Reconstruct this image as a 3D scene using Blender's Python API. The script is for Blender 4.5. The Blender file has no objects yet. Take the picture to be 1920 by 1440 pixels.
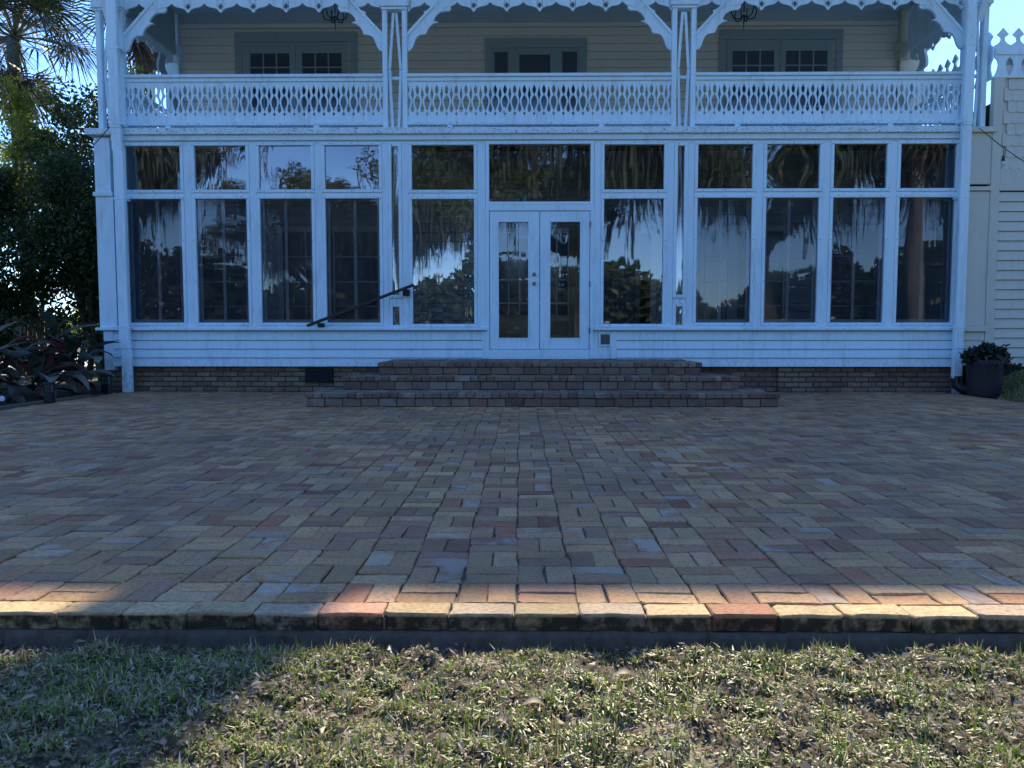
import bpy, math, random
import numpy as np
from mathutils import Vector, Matrix
from math import sin, cos, tan, pi, radians, sqrt
R = random.Random(7)
S = bpy.context.scene
COL = S.collection
# ------------------------------------------------------------------ camera
F_PX, PITCH, YAW, CAM_H = 1442.0, radians(3.75), radians(0.68), 0.898
cd = bpy.data.cameras.new('camera'); cam = bpy.data.objects.new('camera', cd); COL.objects.link(cam)
cd.sensor_width = 36.0; cd.lens = F_PX / 1920 * 36; cd.clip_start = 0.05; cd.clip_end = 2000
cam.location = (0, 0, CAM_H); cam.rotation_euler = (pi/2 - PITCH, 0, YAW)
S.camera = cam
# ------------------------------------------------------------------ light
SUN_EL, SUN_AZ = radians(40), radians(13.2)
world = bpy.data.worlds.new('World'); S.world = world; world.use_nodes = True
nt = world.node_tree; nt.nodes.clear()
wo = nt.nodes.new('ShaderNodeOutputWorld'); bg = nt.nodes.new('ShaderNodeBackground'); sky = nt.nodes.new('ShaderNodeTexSky')
sky.sky_type = 'NISHITA'; sky.sun_disc = False; sky.sun_elevation = SUN_EL; sky.sun_rotation = SUN_AZ
sky.air_density = 1.0; sky.dust_density = 0.0; sky.ozone_density = 3.0; sky.altitude = 1200
bg.inputs[1].default_value = 0.15
wb = nt.nodes.new('ShaderNodeMix'); wb.data_type = 'RGBA'; wb.blend_type = 'MULTIPLY'; wb.inputs[0].default_value = 1.0
wb.inputs[7].default_value = (0.64, 0.79, 1.0, 1)          # the photograph's cool white balance, the same over the whole sky
nt.links.new(sky.outputs[0], wb.inputs[6]); nt.links.new(wb.outputs[2], bg.inputs[0]); nt.links.new(bg.outputs[0], wo.inputs[0])
sl = bpy.data.lights.new('sun', 'SUN'); sl.energy = 3.7; sl.angle = radians(0.53); sl.color = (1.0, 0.90, 0.70)
so = bpy.data.objects.new('sun', sl); COL.objects.link(so)
sv = Vector((sin(SUN_AZ)*cos(SUN_EL), cos(SUN_AZ)*cos(SUN_EL), sin(SUN_EL)))
so.rotation_euler = sv.to_track_quat('Z', 'Y').to_euler()
S.view_settings.view_transform = 'Standard'; S.view_settings.look = 'None'
S.view_settings.exposure = 1.5; S.view_settings.gamma = 1.0; S.view_settings.use_curve_mapping = False
S.cycles.max_bounces = 10; S.cycles.transparent_max_bounces = 16; S.cycles.diffuse_bounces = 5
S.cycles.use_denoising = True

# ------------------------------------------------------------------ measuring helpers (photo pixel -> metres)
_f = Vector((-sin(YAW)*cos(PITCH), cos(YAW)*cos(PITCH), -sin(PITCH))); _r = Vector((cos(YAW), sin(YAW), 0)); _u = _r.cross(_f)
def ray(px, py): return _f + _r*((px-960)/F_PX) + _u*((720-py)/F_PX)
def W(px, py, Y=11.8):
    d = ray(px, py); t = Y/d.y; return d.x*t, CAM_H + d.z*t
def ZY(py, Y=11.8): return W(960, py, Y)[1]

# ------------------------------------------------------------------ materials
def new_mat(name):
    m = bpy.data.materials.new(name); m.use_nodes = True
    n = m.node_tree.nodes; n.clear()
    out = n.new('ShaderNodeOutputMaterial'); b = n.new('ShaderNodeBsdfPrincipled')
    m.node_tree.links.new(b.outputs[0], out.inputs[0])
    return m, n, m.node_tree.links, b, out
def noise(n, l, vec, scale, detail=4, rough=0.6, dist=0.0):
    t = n.new('ShaderNodeTexNoise'); t.inputs['Scale'].default_value = scale; t.inputs['Detail'].default_value = detail
    t.inputs['Roughness'].default_value = rough; t.inputs['Distortion'].default_value = dist
    if vec is not None: l.new(vec, t.inputs['Vector'])
    return t
def ramp(n, l, fac, stops, mode='LINEAR'):
    r = n.new('ShaderNodeValToRGB'); cr = r.color_ramp; cr.interpolation = mode
    while len(cr.elements) < len(stops): cr.elements.new(0.5)
    for e, (p, c) in zip(cr.elements, stops): e.position = p; e.color = (*c, 1) if len(c) == 3 else c
    l.new(fac, r.inputs[0]); return r
def mixc(n, l, fac, a, b, mode='MIX'):
    m = n.new('ShaderNodeMix'); m.data_type = 'RGBA'; m.blend_type = mode
    for s, v in ((0, fac), (6, a), (7, b)):
        if hasattr(v, 'is_output'): l.new(v, m.inputs[s])
        elif s == 0: m.inputs[0].default_value = v
        else: m.inputs[s].default_value = (*v, 1)
    return m.outputs[2]
def mathn(n, l, op, a, b=0.0, c=None):
    m = n.new('ShaderNodeMath'); m.operation = op
    for i, v in enumerate((a, b, c)):
        if v is None: continue
        if hasattr(v, 'is_output'): l.new(v, m.inputs[i])
        else: m.inputs[i].default_value = v
    return m.outputs[0]
def pos(n, l, sx=1, sy=1, sz=1):
    g = n.new('ShaderNodeNewGeometry')
    if (sx, sy, sz) == (1, 1, 1): return g.outputs['Position']
    mp = n.new('ShaderNodeMapping'); mp.inputs['Scale'].default_value = (sx, sy, sz); l.new(g.outputs['Position'], mp.inputs[0]); return mp.outputs[0]
def bump(n, l, b, h, strength=0.3, dist=0.01):
    bn = n.new('ShaderNodeBump'); bn.inputs['Strength'].default_value = strength; bn.inputs['Distance'].default_value = dist
    l.new(h, bn.inputs['Height']); l.new(bn.outputs[0], b.inputs['Normal']); return bn
def rnd_value(n, l):
    a = n.new('ShaderNodeAttribute'); a.attribute_name = 'rnd'
    o = n.new('ShaderNodeObjectInfo')
    return mathn(n, l, 'FRACT', mathn(n, l, 'ADD', a.outputs['Fac'], o.outputs['Random']))

def paint(name, col, dirt=(.30, .29, .25), dirt_amt=.35, peel=0.0, rough=.55):
    m, n, l, b, o = new_mat(name)
    p = pos(n, l, 1, 1, .35)
    n1 = noise(n, l, p, 3.0, 6, .65); n2 = noise(n, l, pos(n, l, 9, 9, 1.2), 2.2, 5, .7)
    f = mathn(n, l, 'MULTIPLY', ramp(n, l, mathn(n, l, 'MULTIPLY', n1.outputs[0], n2.outputs[0]), [(.24, (0, 0, 0)), (.50, (1, 1, 1))]).outputs[0], dirt_amt)
    c = mixc(n, l, f, col, dirt)
    c = mixc(n, l, mathn(n, l, 'MULTIPLY', rnd_value(n, l), .10), c, tuple(x*.72 for x in col))
    sp = n.new('ShaderNodeSeparateXYZ'); l.new(pos(n, l), sp.inputs[0])      # soil splash on the lowest boards
    lowf = mathn(n, l, 'MULTIPLY', mathn(n, l, 'SUBTRACT', .62, sp.outputs[2]), 3.2); lowf.node.use_clamp = True
    nb = noise(n, l, pos(n, l, 3, 3, 2), 6, 6, .75)
    c = mixc(n, l, mathn(n, l, 'MULTIPLY', mathn(n, l, 'MULTIPLY', lowf, ramp(n, l, nb.outputs[0], [(.42, (0, 0, 0)), (.66, (1, 1, 1))]).outputs[0]), .6), c, (.24, .20, .15))
    if peel:
        n3 = noise(n, l, pos(n, l, 7, 7, 22), 3.0, 5, .7)
        pf = ramp(n, l, n3.outputs[0], [(.62-.04*peel, (0, 0, 0)), (.65-.04*peel, (1, 1, 1))]).outputs[0]
        c = mixc(n, l, pf, c, (.13, .12, .11))
    l.new(c, b.inputs['Base Color']); b.inputs['Roughness'].default_value = rough
    b.inputs['Specular IOR Level'].default_value = .35
    h = noise(n, l, pos(n, l, 4, 4, 4), 14, 4, .6)
    bump(n, l, b, h.outputs[0], .18, .004)
    return m
M = {}
M['white'] = paint('white_paint', (.67, .86, .95), dirt=(.30, .34, .34), dirt_amt=.55)
M['ledge'] = paint('peeling_white_paint', (.67, .84, .91), peel=1.0, dirt_amt=.5)
M['cream'] = paint('cream_paint', (.84, .82, .75), dirt_amt=.15)
M['wing'] = paint('pale_wall_paint', (.62, .61, .53), dirt_amt=.35)
M['teal'] = paint('grey_green_trim', (.34, .44, .48), dirt=(.2, .25, .26), dirt_amt=.3)
M['ceil'] = paint('ceiling_paint', (.50, .62, .68), dirt=(.3, .36, .38), dirt_amt=.4)
M['alu'] = paint('grey_sash_metal', (.24, .28, .34), dirt=(.08, .09, .1), dirt_amt=.2, rough=.4)
M['inwhite'] = paint('inner_white_trim', (.72, .76, .80), dirt_amt=.2)
M['inwall'] = paint('inner_wall_paint', (.38, .46, .54), dirt_amt=.3)
def simple(name, col, rough=.5, metal=0.0, spec=.5, nz=0.0, nscale=20):
    m, n, l, b, o = new_mat(name)
    if nz:
        t = noise(n, l, pos(n, l), nscale, 5)
        l.new(mixc(n, l, mathn(n, l, 'MULTIPLY', t.outputs[0], nz), col, tuple(x*.3 for x in col)), b.inputs['Base Color'])
        bump(n, l, b, t.outputs[0], .3, .004)
    else: b.inputs['Base Color'].default_value = (*col, 1)
    b.inputs['Roughness'].default_value = rough; b.inputs['Metallic'].default_value = metal
    b.inputs['Specular IOR Level'].default_value = spec
    return m
M['black'] = simple('black_metal', (.012, .013, .015), .35, 0, .5, .4)
M['screw'] = simple('screw_head', (.05, .05, .055), .5, .6)
M['brass'] = simple('worn_brass', (.22, .19, .15), .35, .9)
M['dark_fill'] = simple('interior_and_gap_shade', (.012, .014, .016), .8)  # near-black for unlit rooms and for shade painted into siding gaps
M['darkpane'] = simple('dark_window_glass', (.08, .105, .14), .12, 0, .8)
M['vent'] = simple('vent_paint', (.010, .022, .024), .6, 0, .3, .4)
M['pot'] = simple('dark_pot', (.03, .025, .032), .6, 0, .4, .5, 9)
M['tan'] = simple('tan_fabric', (.50, .44, .32), .9, 0, .2, .3, 30)
M['curtain'] = simple('curtain_cloth', (.16, .18, .20), .95, 0, .1, .3, 8)
M['blind'] = simple('blind_slat', (.07, .09, .12), .5)
M['roof'] = simple('roof_shingle', (.09, .085, .08), .85, 0, .3, .6, 30)
M['flapgrey'] = simple('flap_plastic', (.07, .075, .08), .3)
M['bulbglass'] = simple('bulb_glass', (.55, .58, .6), .1, 0, .8)
M['lamplens'] = simple('lamp_lens', (.75, .78, .8), .15, 0, .6)
M['bark'] = simple('tree_bark', (.16, .13, .10), .9, 0, .2, .8, 7)
M['wood'] = simple('edging_timber', (.17, .14, .10), .85, 0, .2, .6, 9)
M['mortar'] = simple('mortar', (.27, .25, .22), .95, 0, .1, .5, 25)
M['sandjoint'] = simple('joint_sand', (.27, .24, .20), .95, 0, .1, .7, 40)
M['wire'] = simple('black_cable', (.01, .01, .012), .5)
M['stone'] = simple('sandstone', (.30, .22, .16), .9, 0, .2, .5, 18)
M['flash'] = simple('concrete_bed', (.15, .13, .105), .95, 0, .1, .95, 34)

def brick_mat(name, stops, smear=.5, dark=1.0, stain_shade=0.0):
    m, n, l, b, o = new_mat(name)
    rv = rnd_value(n, l)
    base = ramp(n, l, rv, [(p, tuple(x*dark for x in c)) for p, c in stops], 'CONSTANT').outputs[0]
    p = pos(n, l)
    # offset noise by brick value so that marks do not run across joints
    add = n.new('ShaderNodeVectorMath'); add.operation = 'ADD'
    cx = n.new('ShaderNodeCombineXYZ'); l.new(mathn(n, l, 'MULTIPLY', rv, 37.0), cx.inputs[0]); l.new(mathn(n, l, 'MULTIPLY', rv, 91.0), cx.inputs[1])
    l.new(p, add.inputs[0]); l.new(cx.outputs[0], add.inputs[1]); v = add.outputs[0]
    n1 = noise(n, l, v, 9, 6, .65); n2 = noise(n, l, v, 55, 5, .7); n3 = noise(n, l, v, 5, 4, .6, 1.0); n4 = noise(n, l, p, .6, 3, .5)
    c = mixc(n, l, ramp(n, l, n1.outputs[0], [(.38, (0, 0, 0)), (.70, (1, 1, 1))]).outputs[0], base, (.30*dark, .24*dark, .16*dark))
    c = mixc(n, l, .5, base, c)
    hv = mathn(n, l, 'FRACT', mathn(n, l, 'MULTIPLY', rv, 17.31))
    val = n.new('ShaderNodeHueSaturation'); l.new(c, val.inputs['Color']); l.new(mathn(n, l, 'ADD', mathn(n, l, 'MULTIPLY', hv, .46), .82), val.inputs['Value']); c = val.outputs[0]
    c = mixc(n, l, mathn(n, l, 'MULTIPLY', ramp(n, l, n2.outputs[0], [(.35, (1, 1, 1)), (.55, (0, 0, 0))]).outputs[0], .45), c, (.06, .045, .035))
    # whitish mortar smears on some bricks
    sel = mathn(n, l, 'GREATER_THAN', mathn(n, l, 'FRACT', mathn(n, l, 'MULTIPLY', rv, 7.77)), .88)
    sm = mathn(n, l, 'MULTIPLY', mathn(n, l, 'MULTIPLY', ramp(n, l, n3.outputs[0], [(.46, (0, 0, 0)), (.58, (1, 1, 1))]).outputs[0], sel), smear)
    c = mixc(n, l, sm, c, (.44*dark, .41*dark, .35*dark))
    c = mixc(n, l, mathn(n, l, 'MULTIPLY', ramp(n, l, n4.outputs[0], [(.40, (0, 0, 0)), (.62, (1, 1, 1))]).outputs[0], .42), c, (.15, .115, .085))
    n5 = noise(n, l, p, 2.6, 5, .7)
    c = mixc(n, l, mathn(n, l, 'MULTIPLY', ramp(n, l, n5.outputs[0], [(.50, (0, 0, 0)), (.68, (1, 1, 1))]).outputs[0], .32), c, (.07, .055, .042))
    if stain_shade:      # stain and painted-in shade darken the outer faces below the top edge
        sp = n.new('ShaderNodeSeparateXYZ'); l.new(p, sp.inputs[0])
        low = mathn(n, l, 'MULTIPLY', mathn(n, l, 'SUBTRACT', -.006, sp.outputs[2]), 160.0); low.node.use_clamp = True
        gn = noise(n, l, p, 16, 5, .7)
        c = mixc(n, l, mathn(n, l, 'MULTIPLY', mathn(n, l, 'MULTIPLY', low, ramp(n, l, gn.outputs[0], [(.46, (1, 1, 1)), (.74, (0, 0, 0))]).outputs[0]), stain_shade), c, (.028, .024, .018))
    l.new(c, b.inputs['Base Color'])
    b.inputs['Roughness'].default_value = .92; b.inputs['Specular IOR Level'].default_value = .15
    h = mathn(n, l, 'ADD', n2.outputs[0], mathn(n, l, 'MULTIPLY', n1.outputs[0], 2.0))
    bump(n, l, b, h, .55, .004)
    return m
PAL = [(0, (.44, .34, .21)), (.15, (.38, .28, .18)), (.30, (.46, .38, .25)), (.42, (.36, .24, .16)), (.53, (.42, .33, .22)), (.64, (.36, .19, .125)),
       (.71, (.31, .22, .18)), (.80, (.42, .35, .26)), (.89, (.27, .14, .11)), (.93, (.42, .35, .22)), (.985, (.38, .36, .33))]
PAL = [(p_, (min(.60, a_*1.13), b_*.80, c_*.58)) for p_, (a_, b_, c_) in PAL]
M['brick'] = brick_mat('old_paver_brick', PAL)
COP = [(0, (.50, .35, .17)), (.2, (.55, .38, .19)), (.46, (.46, .20, .11)), (.56, (.52, .38, .19)), (.72, (.52, .37, .24)), (.86, (.56, .42, .28))]
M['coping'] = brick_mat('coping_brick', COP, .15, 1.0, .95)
M['stepbrick'] = brick_mat('step_brick', [(0, (.27, .19, .13)), (.2, (.22, .12, .09)), (.4, (.25, .20, .15)), (.55, (.18, .10, .085)), (.75, (.21, .15, .12)), (.9, (.28, .23, .18))], .5)
M['wallbrick'] = brick_mat('foundation_brick', [(0, (.30, .24, .16)), (.2, (.26, .18, .12)), (.4, (.33, .28, .20)), (.6, (.22, .14, .10)), (.75, (.28, .23, .16)), (.9, (.15, .11, .09))], .3)
M['redbrick'] = brick_mat('red_foundation_brick', [(0, (.24, .13, .10)), (.25, (.19, .10, .08)), (.5, (.27, .17, .13)), (.7, (.20, .15, .13)), (.85, (.15, .09, .08))], .2)

# clear vinyl sheet: reflects like glass, wavy
def vinyl(name, tint, amt, wav):
    m, n, l, b, o = new_mat(name); n.remove(b)
    tr = n.new('ShaderNodeBsdfTransparent'); tr.inputs[0].default_value = (*tint, 1)
    gl = n.new('ShaderNodeBsdfGlossy'); gl.inputs['Roughness'].default_value = .015; gl.inputs[0].default_value = (.92, .95, 1, 1)
    a = noise(n, l, pos(n, l, 2.6, 1, .8), 1.0, 1, .4, .4); a2 = noise(n, l, pos(n, l, 8, 1, .9), 1.0, 1, .4, .8)
    h = mathn(n, l, 'ADD', a.outputs[0], mathn(n, l, 'MULTIPLY', a2.outputs[0], .3))
    bn = n.new('ShaderNodeBump'); bn.inputs['Strength'].default_value = wav; bn.inputs['Distance'].default_value = .02; l.new(h, bn.inputs['Height'])
    l.new(bn.outputs[0], gl.inputs['Normal'])
    fr = n.new('ShaderNodeFresnel'); fr.inputs[0].default_value = 1.5
    fac = mathn(n, l, 'MULTIPLY', fr.outputs[0], amt)
    mx = n.new('ShaderNodeMixShader'); l.new(fac, mx.inputs[0]); l.new(tr.outputs[0], mx.inputs[1]); l.new(gl.outputs[0], mx.inputs[2])
    l.new(mx.outputs[0], o.inputs[0]); return m
M['vinyl'] = vinyl('clear_vinyl', (.80, .84, .87), 4.2, .055)
M['vinyl2'] = vinyl('clear_vinyl_smooth', (.82, .86, .89), 3.0, .02)
M['vinyl4'] = vinyl('door_vinyl', (.86, .89, .91), 2.0, .05)
M['vinyl3'] = vinyl('screened_vinyl', (.84, .87, .90), 1.25, .03)
def mesh_screen():
    m, n, l, b, o = new_mat('insect_screen'); n.remove(b)
    tr = n.new('ShaderNodeBsdfTransparent'); df = n.new('ShaderNodeBsdfDiffuse'); df.inputs[0].default_value = (.10, .125, .16, 1)
    mx = n.new('ShaderNodeMixShader'); mx.inputs[0].default_value = .42
    l.new(tr.outputs[0], mx.inputs[1]); l.new(df.outputs[0], mx.inputs[2]); l.new(mx.outputs[0], o.inputs[0]); return m
M['screen'] = mesh_screen()

def leaf_mat(name, stops, trans=.45, tcol=None, rough=.45, noise_amt=0):
    m, n, l, b, o = new_mat(name)
    c = ramp(n, l, rnd_value(n, l), stops).outputs[0]
    if noise_amt:
        t = noise(n, l, pos(n, l), 30, 4); c = mixc(n, l, mathn(n, l, 'MULTIPLY', t.outputs[0], noise_amt), c, (.02, .015, .01))
    l.new(c, b.inputs['Base Color']); b.inputs['Roughness'].default_value = rough; b.inputs['Specular IOR Level'].default_value = .4
    t = n.new('ShaderNodeBsdfTranslucent')
    if tcol: l.new(mixc(n, l, .6, c, tcol), t.inputs[0])
    else: l.new(c, t.inputs[0])
    mx = n.new('ShaderNodeMixShader'); mx.inputs[0].default_value = trans
    l.new(b.outputs[0], mx.inputs[1]); l.new(t.outputs[0], mx.inputs[2]); l.new(mx.outputs[0], o.inputs[0]); return m
M['hedge'] = leaf_mat('hedge_leaf', [(0, (.030, .055, .022)), (.6, (.045, .08, .028)), (1, (.08, .12, .04))], .30, (.12, .16, .03), .35)
M['citrus'] = leaf_mat('yellow_green_leaf', [(0, (.08, .13, .03)), (.6, (.15, .21, .05)), (1, (.28, .31, .09))], .66, (.48, .52, .09), .35)
M['oakleaf'] = leaf_mat('oak_leaf', [(0, (.035, .055, .022)), (.6, (.055, .08, .03)), (1, (.09, .11, .04))], .25)
M['moss'] = leaf_mat('spanish_moss', [(0, (.08, .10, .085)), (1, (.13, .15, .13))], .3, None, .9)
M['farleaf'] = leaf_mat('far_leaf', [(0, (.03, .05, .025)), (1, (.07, .09, .04))], .25)
M['palm'] = leaf_mat('palm_leaf', [(0, (.025, .045, .022)), (.7, (.045, .07, .028)), (1, (.08, .10, .045))], .18, (.07, .10, .03), .45)
M['deadpalm'] = leaf_mat('dead_palm_leaf', [(0, (.08, .06, .045)), (1, (.15, .11, .075))], .2)
M['ti'] = leaf_mat('striped_lily_leaf', [(0, (.05, .085, .055)), (.35, (.09, .13, .085)), (.42, (.22, .035, .045)), (.58, (.22, .05, .06)), (.64, (.30, .34, .27)), (1, (.48, .42, .38))], .35, None, .3, .6)
M['potleaf'] = leaf_mat('pot_plant_leaf', [(0, (.02, .03, .022)), (1, (.045, .055, .035))], .2)
M['blade'] = leaf_mat('grass_blade', [(0, (.62, .54, .38)), (.16, (.46, .38, .25)), (.34, (.30, .23, .14)), (.46, (.17, .12, .075)), (.56, (.17, .19, .05)), (.8, (.19, .26, .05)), (1, (.32, .40, .08))], .24, None, .5)
M['litter'] = leaf_mat('dry_leaf', [(0, (.20, .13, .08)), (.5, (.36, .27, .18)), (1, (.52, .44, .33))], .25, None, .6, .4)
M['frond_stem'] = simple('frond_stem', (.14, .13, .06), .6)
def trunk_mat():
    m, n, l, b, o = new_mat('palm_trunk')
    t = noise(n, l, pos(n, l, 1, 1, 7), 3.0, 6, .7); t2 = noise(n, l, pos(n, l), 14, 4)
    c = ramp(n, l, t.outputs[0], [(.35, (.12, .10, .085)), (.6, (.24, .23, .21))]).outputs[0]
    l.new(c, b.inputs['Base Color']); b.inputs['Roughness'].default_value = .9; bump(n, l, b, t.outputs[0], .8, .03); return m
M['ptrunk'] = trunk_mat()
def ground_mat(name):
    m, n, l, b, o = new_mat(name)
    p = pos(n, l); n1 = noise(n, l, p, 3.0, 6, .65); n2 = noise(n, l, p, 60, 6, .75); n3 = noise(n, l, p, .12, 3)
    c = ramp(n, l, n1.outputs[0], [(.40, (.03, .024, .016)), (.56, (.08, .065, .042)), (.62, (.30, .25, .18)), (.70, (.06, .045, .03))]).outputs[0]
    c = mixc(n, l, ramp(n, l, n2.outputs[0], [(.46, (0, 0, 0)), (.72, (1, 1, 1))]).outputs[0], c, (.30, .25, .18))
    sp = n.new('ShaderNodeSeparateXYZ'); l.new(p, sp.inputs[0])
    # the turf away from the bare strip by the patio is green-brown
    far = mathn(n, l, 'ADD', mathn(n, l, 'LESS_THAN', sp.outputs[1], 1.2), mathn(n, l, 'GREATER_THAN', sp.outputs[0], 6.7))
    far = mathn(n, l, 'MINIMUM', far, 1.0)
    g = ramp(n, l, n3.outputs[0], [(.4, (.09, .12, .035)), (.65, (.16, .15, .07))]).outputs[0]
    c = mixc(n, l, mathn(n, l, 'MULTIPLY', far, .75), c, g)
    l.new(c, b.inputs['Base Color']); b.inputs['Roughness'].default_value = .95; b.inputs['Specular IOR Level'].default_value = .1
    bump(n, l, b, mathn(n, l, 'ADD', n2.outputs[0], n1.outputs[0]), .8, .012)
    return m
M['soil'] = ground_mat('lawn_soil')
M['mulch'] = simple('planting_soil', (.035, .028, .022), .95, 0, .1, .7, 14)
M['drive'] = simple('pale_sand', (.55, .52, .47), .95, 0, .1, .3, 3)

# ------------------------------------------------------------------ object helpers
def link(name, me, parent=None, mat=None):
    o = bpy.data.objects.new(name, me); COL.objects.link(o)
    if mat is not None and me is not None and len(me.materials) == 0: me.materials.append(M[mat])
    if parent is not None: o.parent = parent
    return o
def tag(o, label=None, cat=None, group=None, kind=None):
    if label: o['label'] = label
    if cat: o['category'] = cat
    if group: o['group'] = group
    if kind: o['kind'] = kind
    return o
def empty(name, loc, label=None, cat=None, group=None, rz=0):
    o = bpy.data.objects.new(name, None); COL.objects.link(o); o.location = loc; o.rotation_euler = (0, 0, rz)
    o.empty_display_size = .1
    return tag(o, label, cat, group)
class MB:
    def __init__(s): s.v = []; s.f = []; s.r = []
    def add(s, vs, fs, rnd=None):
        k = len(s.v); s.v += [tuple(x) for x in vs]; s.f += [tuple(i+k for i in f) for f in fs]
        s.r += [rnd if rnd is not None else 0.0]*len(fs)
    def box(s, x0, x1, y0, y1, z0, z1, c=.003, jit=0.0, rnd=None, mat=None):
        """chamfered box, optional jitter and transform"""
        X, Y, Z = (min(x0, x1), max(x0, x1)), (min(y0, y1), max(y0, y1)), (min(z0, z1), max(z0, z1))
        c = min(c, (X[1]-X[0])*.3, (Y[1]-Y[0])*.3, (Z[1]-Z[0])*.3)
        vs = []; sg = (1, -1)
        for i in (0, 1):
            for j in (0, 1):
                for k in (0, 1):
                    a = [X[i], Y[j], Z[k]]; d = [sg[i]*c, sg[j]*c, sg[k]*c]
                    jj = [R.uniform(-jit, jit) for _ in range(3)] if jit else (0, 0, 0)
                    for ax in range(3):       # vertex on the face normal to ax
                        q = [a[t] + (d[t] if t != ax else 0) + jj[t] for t in range(3)]
                        vs.append(q)
        def V(i, j, k, ax): return ((i*2+j)*2+k)*3 + ax
        fs = [(V(0,0,0,0),V(0,0,1,0),V(0,1,1,0),V(0,1,0,0)), (V(1,0,0,0),V(1,1,0,0),V(1,1,1,0),V(1,0,1,0)),
              (V(0,0,0,1),V(1,0,0,1),V(1,0,1,1),V(0,0,1,1)), (V(0,1,0,1),V(0,1,1,1),V(1,1,1,1),V(1,1,0,1)),
              (V(0,0,0,2),V(0,1,0,2),V(1,1,0,2),V(1,0,0,2)), (V(0,0,1,2),V(1,0,1,2),V(1,1,1,2),V(0,1,1,2))]
        for i in (0, 1):
            for j in (0, 1):
                fs.append((V(i,j,0,0),V(i,j,1,0),V(i,j,1,1),V(i,j,0,1)) if (i+j) % 2 == 0 else (V(i,j,0,1),V(i,j,1,1),V(i,j,1,0),V(i,j,0,0)))
                fs.append((V(i,0,j,0),V(i,0,j,2),V(i,1,j,2),V(i,1,j,0)) if (i+j) % 2 else (V(i,1,j,0),V(i,1,j,2),V(i,0,j,2),V(i,0,j,0)))
                fs.append((V(0,i,j,1),V(1,i,j,1),V(1,i,j,2),V(0,i,j,2)) if (i+j) % 2 else (V(0,i,j,2),V(1,i,j,2),V(1,i,j,1),V(0,i,j,1)))
        for i in (0, 1):
            for j in (0, 1):
                for k in (0, 1):
                    t = (V(i,j,k,0), V(i,j,k,1), V(i,j,k,2)); fs.append(t if (i+j+k) % 2 == 0 else t[::-1])
        if mat is not None: vs = [mat @ Vector(v) for v in vs]
        s.add(vs, fs, rnd); return s
    def tube(s, pts, rad, n=8, caps=True):
        pts = [Vector(p) for p in pts]; k = len(s.v)
        if not hasattr(rad, '__len__'): rad = [rad]*len(pts)
        prev = None
        for i, p in enumerate(pts):
            d = (pts[min(i+1, len(pts)-1)] - pts[max(i-1, 0)]).normalized()
            a = d.orthogonal().normalized() if prev is None else (prev - d*prev.dot(d)).normalized()
            prev = a; b = d.cross(a)
            for j in range(n):
                t = 2*pi*j/n; s.v.append(tuple(p + (a*cos(t)+b*sin(t))*rad[i]))
        for i in range(len(pts)-1):
            for j in range(n):
                s.f.append((k+i*n+j, k+i*n+(j+1) % n, k+(i+1)*n+(j+1) % n, k+(i+1)*n+j)); s.r.append(0.0)
        if caps:
            s.f.append(tuple(k+j for j in range(n))[::-1]); s.f.append(tuple(k+(len(pts)-1)*n+j for j in range(n))); s.r += [0.0, 0.0]
        return s
    def lathe(s, prof, c=(0, 0, 0), n=20):
        k = len(s.v)
        for r, z in prof:
            for j in range(n): s.v.append((c[0]+r*cos(2*pi*j/n), c[1]+r*sin(2*pi*j/n), c[2]+z))
        for i in range(len(prof)-1):
            for j in range(n): s.f.append((k+i*n+j, k+i*n+(j+1) % n, k+(i+1)*n+(j+1) % n, k+(i+1)*n+j)); s.r.append(0.0)
        s.f.append(tuple(k+(len(prof)-1)*n+j for j in range(n))); s.r.append(0.0)
        return s
    def poly(s, pts2, y0, y1, axis='Y'):
        """extrude a 2D outline (x,z); axis X: outline is (y,z)"""
        n = len(pts2); k = len(s.v)
        for y in (y0, y1):
            for a, b in pts2: s.v.append((a, y, b) if axis == 'Y' else (y, a, b))
        s.f += [tuple(k+i for i in range(n)), tuple(k+n+i for i in range(n))[::-1]]
        s.f += [(k+i, k+(i+1) % n, k+n+(i+1) % n, k+n+i) for i in range(n)]; s.r += [0.0]*(n+2)
        return s
    def sawn(s, rows, y0, y1, horiz=False, sw=False):
        """rows: list of (t, [(a0,a1),...]); horiz False: t=z, a=x ; horiz True: t=x, a=z ; sw swaps x and y (board in the YZ plane)"""
        def P(t, a, y):
            x, z = (t, a) if horiz else (a, t)
            return (y, x, z) if sw else (x, y, z)
        for (t0, A), (t1, B) in zip(rows[:-1], rows[1:]):
            if len(A) != len(B): continue
            for (a0, a1), (b0, b1) in zip(A, B):
                v = [P(t0, a0, y0), P(t0, a1, y0), P(t1, b1, y0), P(t1, b0, y0), P(t0, a0, y1), P(t0, a1, y1), P(t1, b1, y1), P(t1, b0, y1)]
                s.add(v, [(0,1,2,3), (7,6,5,4), (0,3,7,4), (1,5,6,2)])
        for q in (0, -1):
            t, A = rows[q]
            for a0, a1 in A:
                if abs(a1-a0) > 1e-5: s.add([P(t, a0, y0), P(t, a1, y0), P(t, a1, y1), P(t, a0, y1)], [(0,1,2,3)])
        return s
    def mesh(s, name='mesh', smooth=False, fix=False):
        me = bpy.data.meshes.new(name); me.from_pydata(s.v, [], s.f)
        if any(s.r):
            a = me.attributes.new('rnd', 'FLOAT', 'FACE'); a.data.foreach_set('value', s.r)
        if fix:
            import bmesh
            bm = bmesh.new(); bm.from_mesh(me); bmesh.ops.remove_doubles(bm, verts=bm.verts, dist=1e-5); bmesh.ops.recalc_face_normals(bm, faces=bm.faces); bm.to_mesh(me); bm.free()
        if smooth: me.shade_smooth()
        me.update(); return me
    def build(s, name, mat, parent=None, smooth=False, fix=False):
        return link(name, s.mesh(name, smooth, fix), parent, mat)
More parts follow.
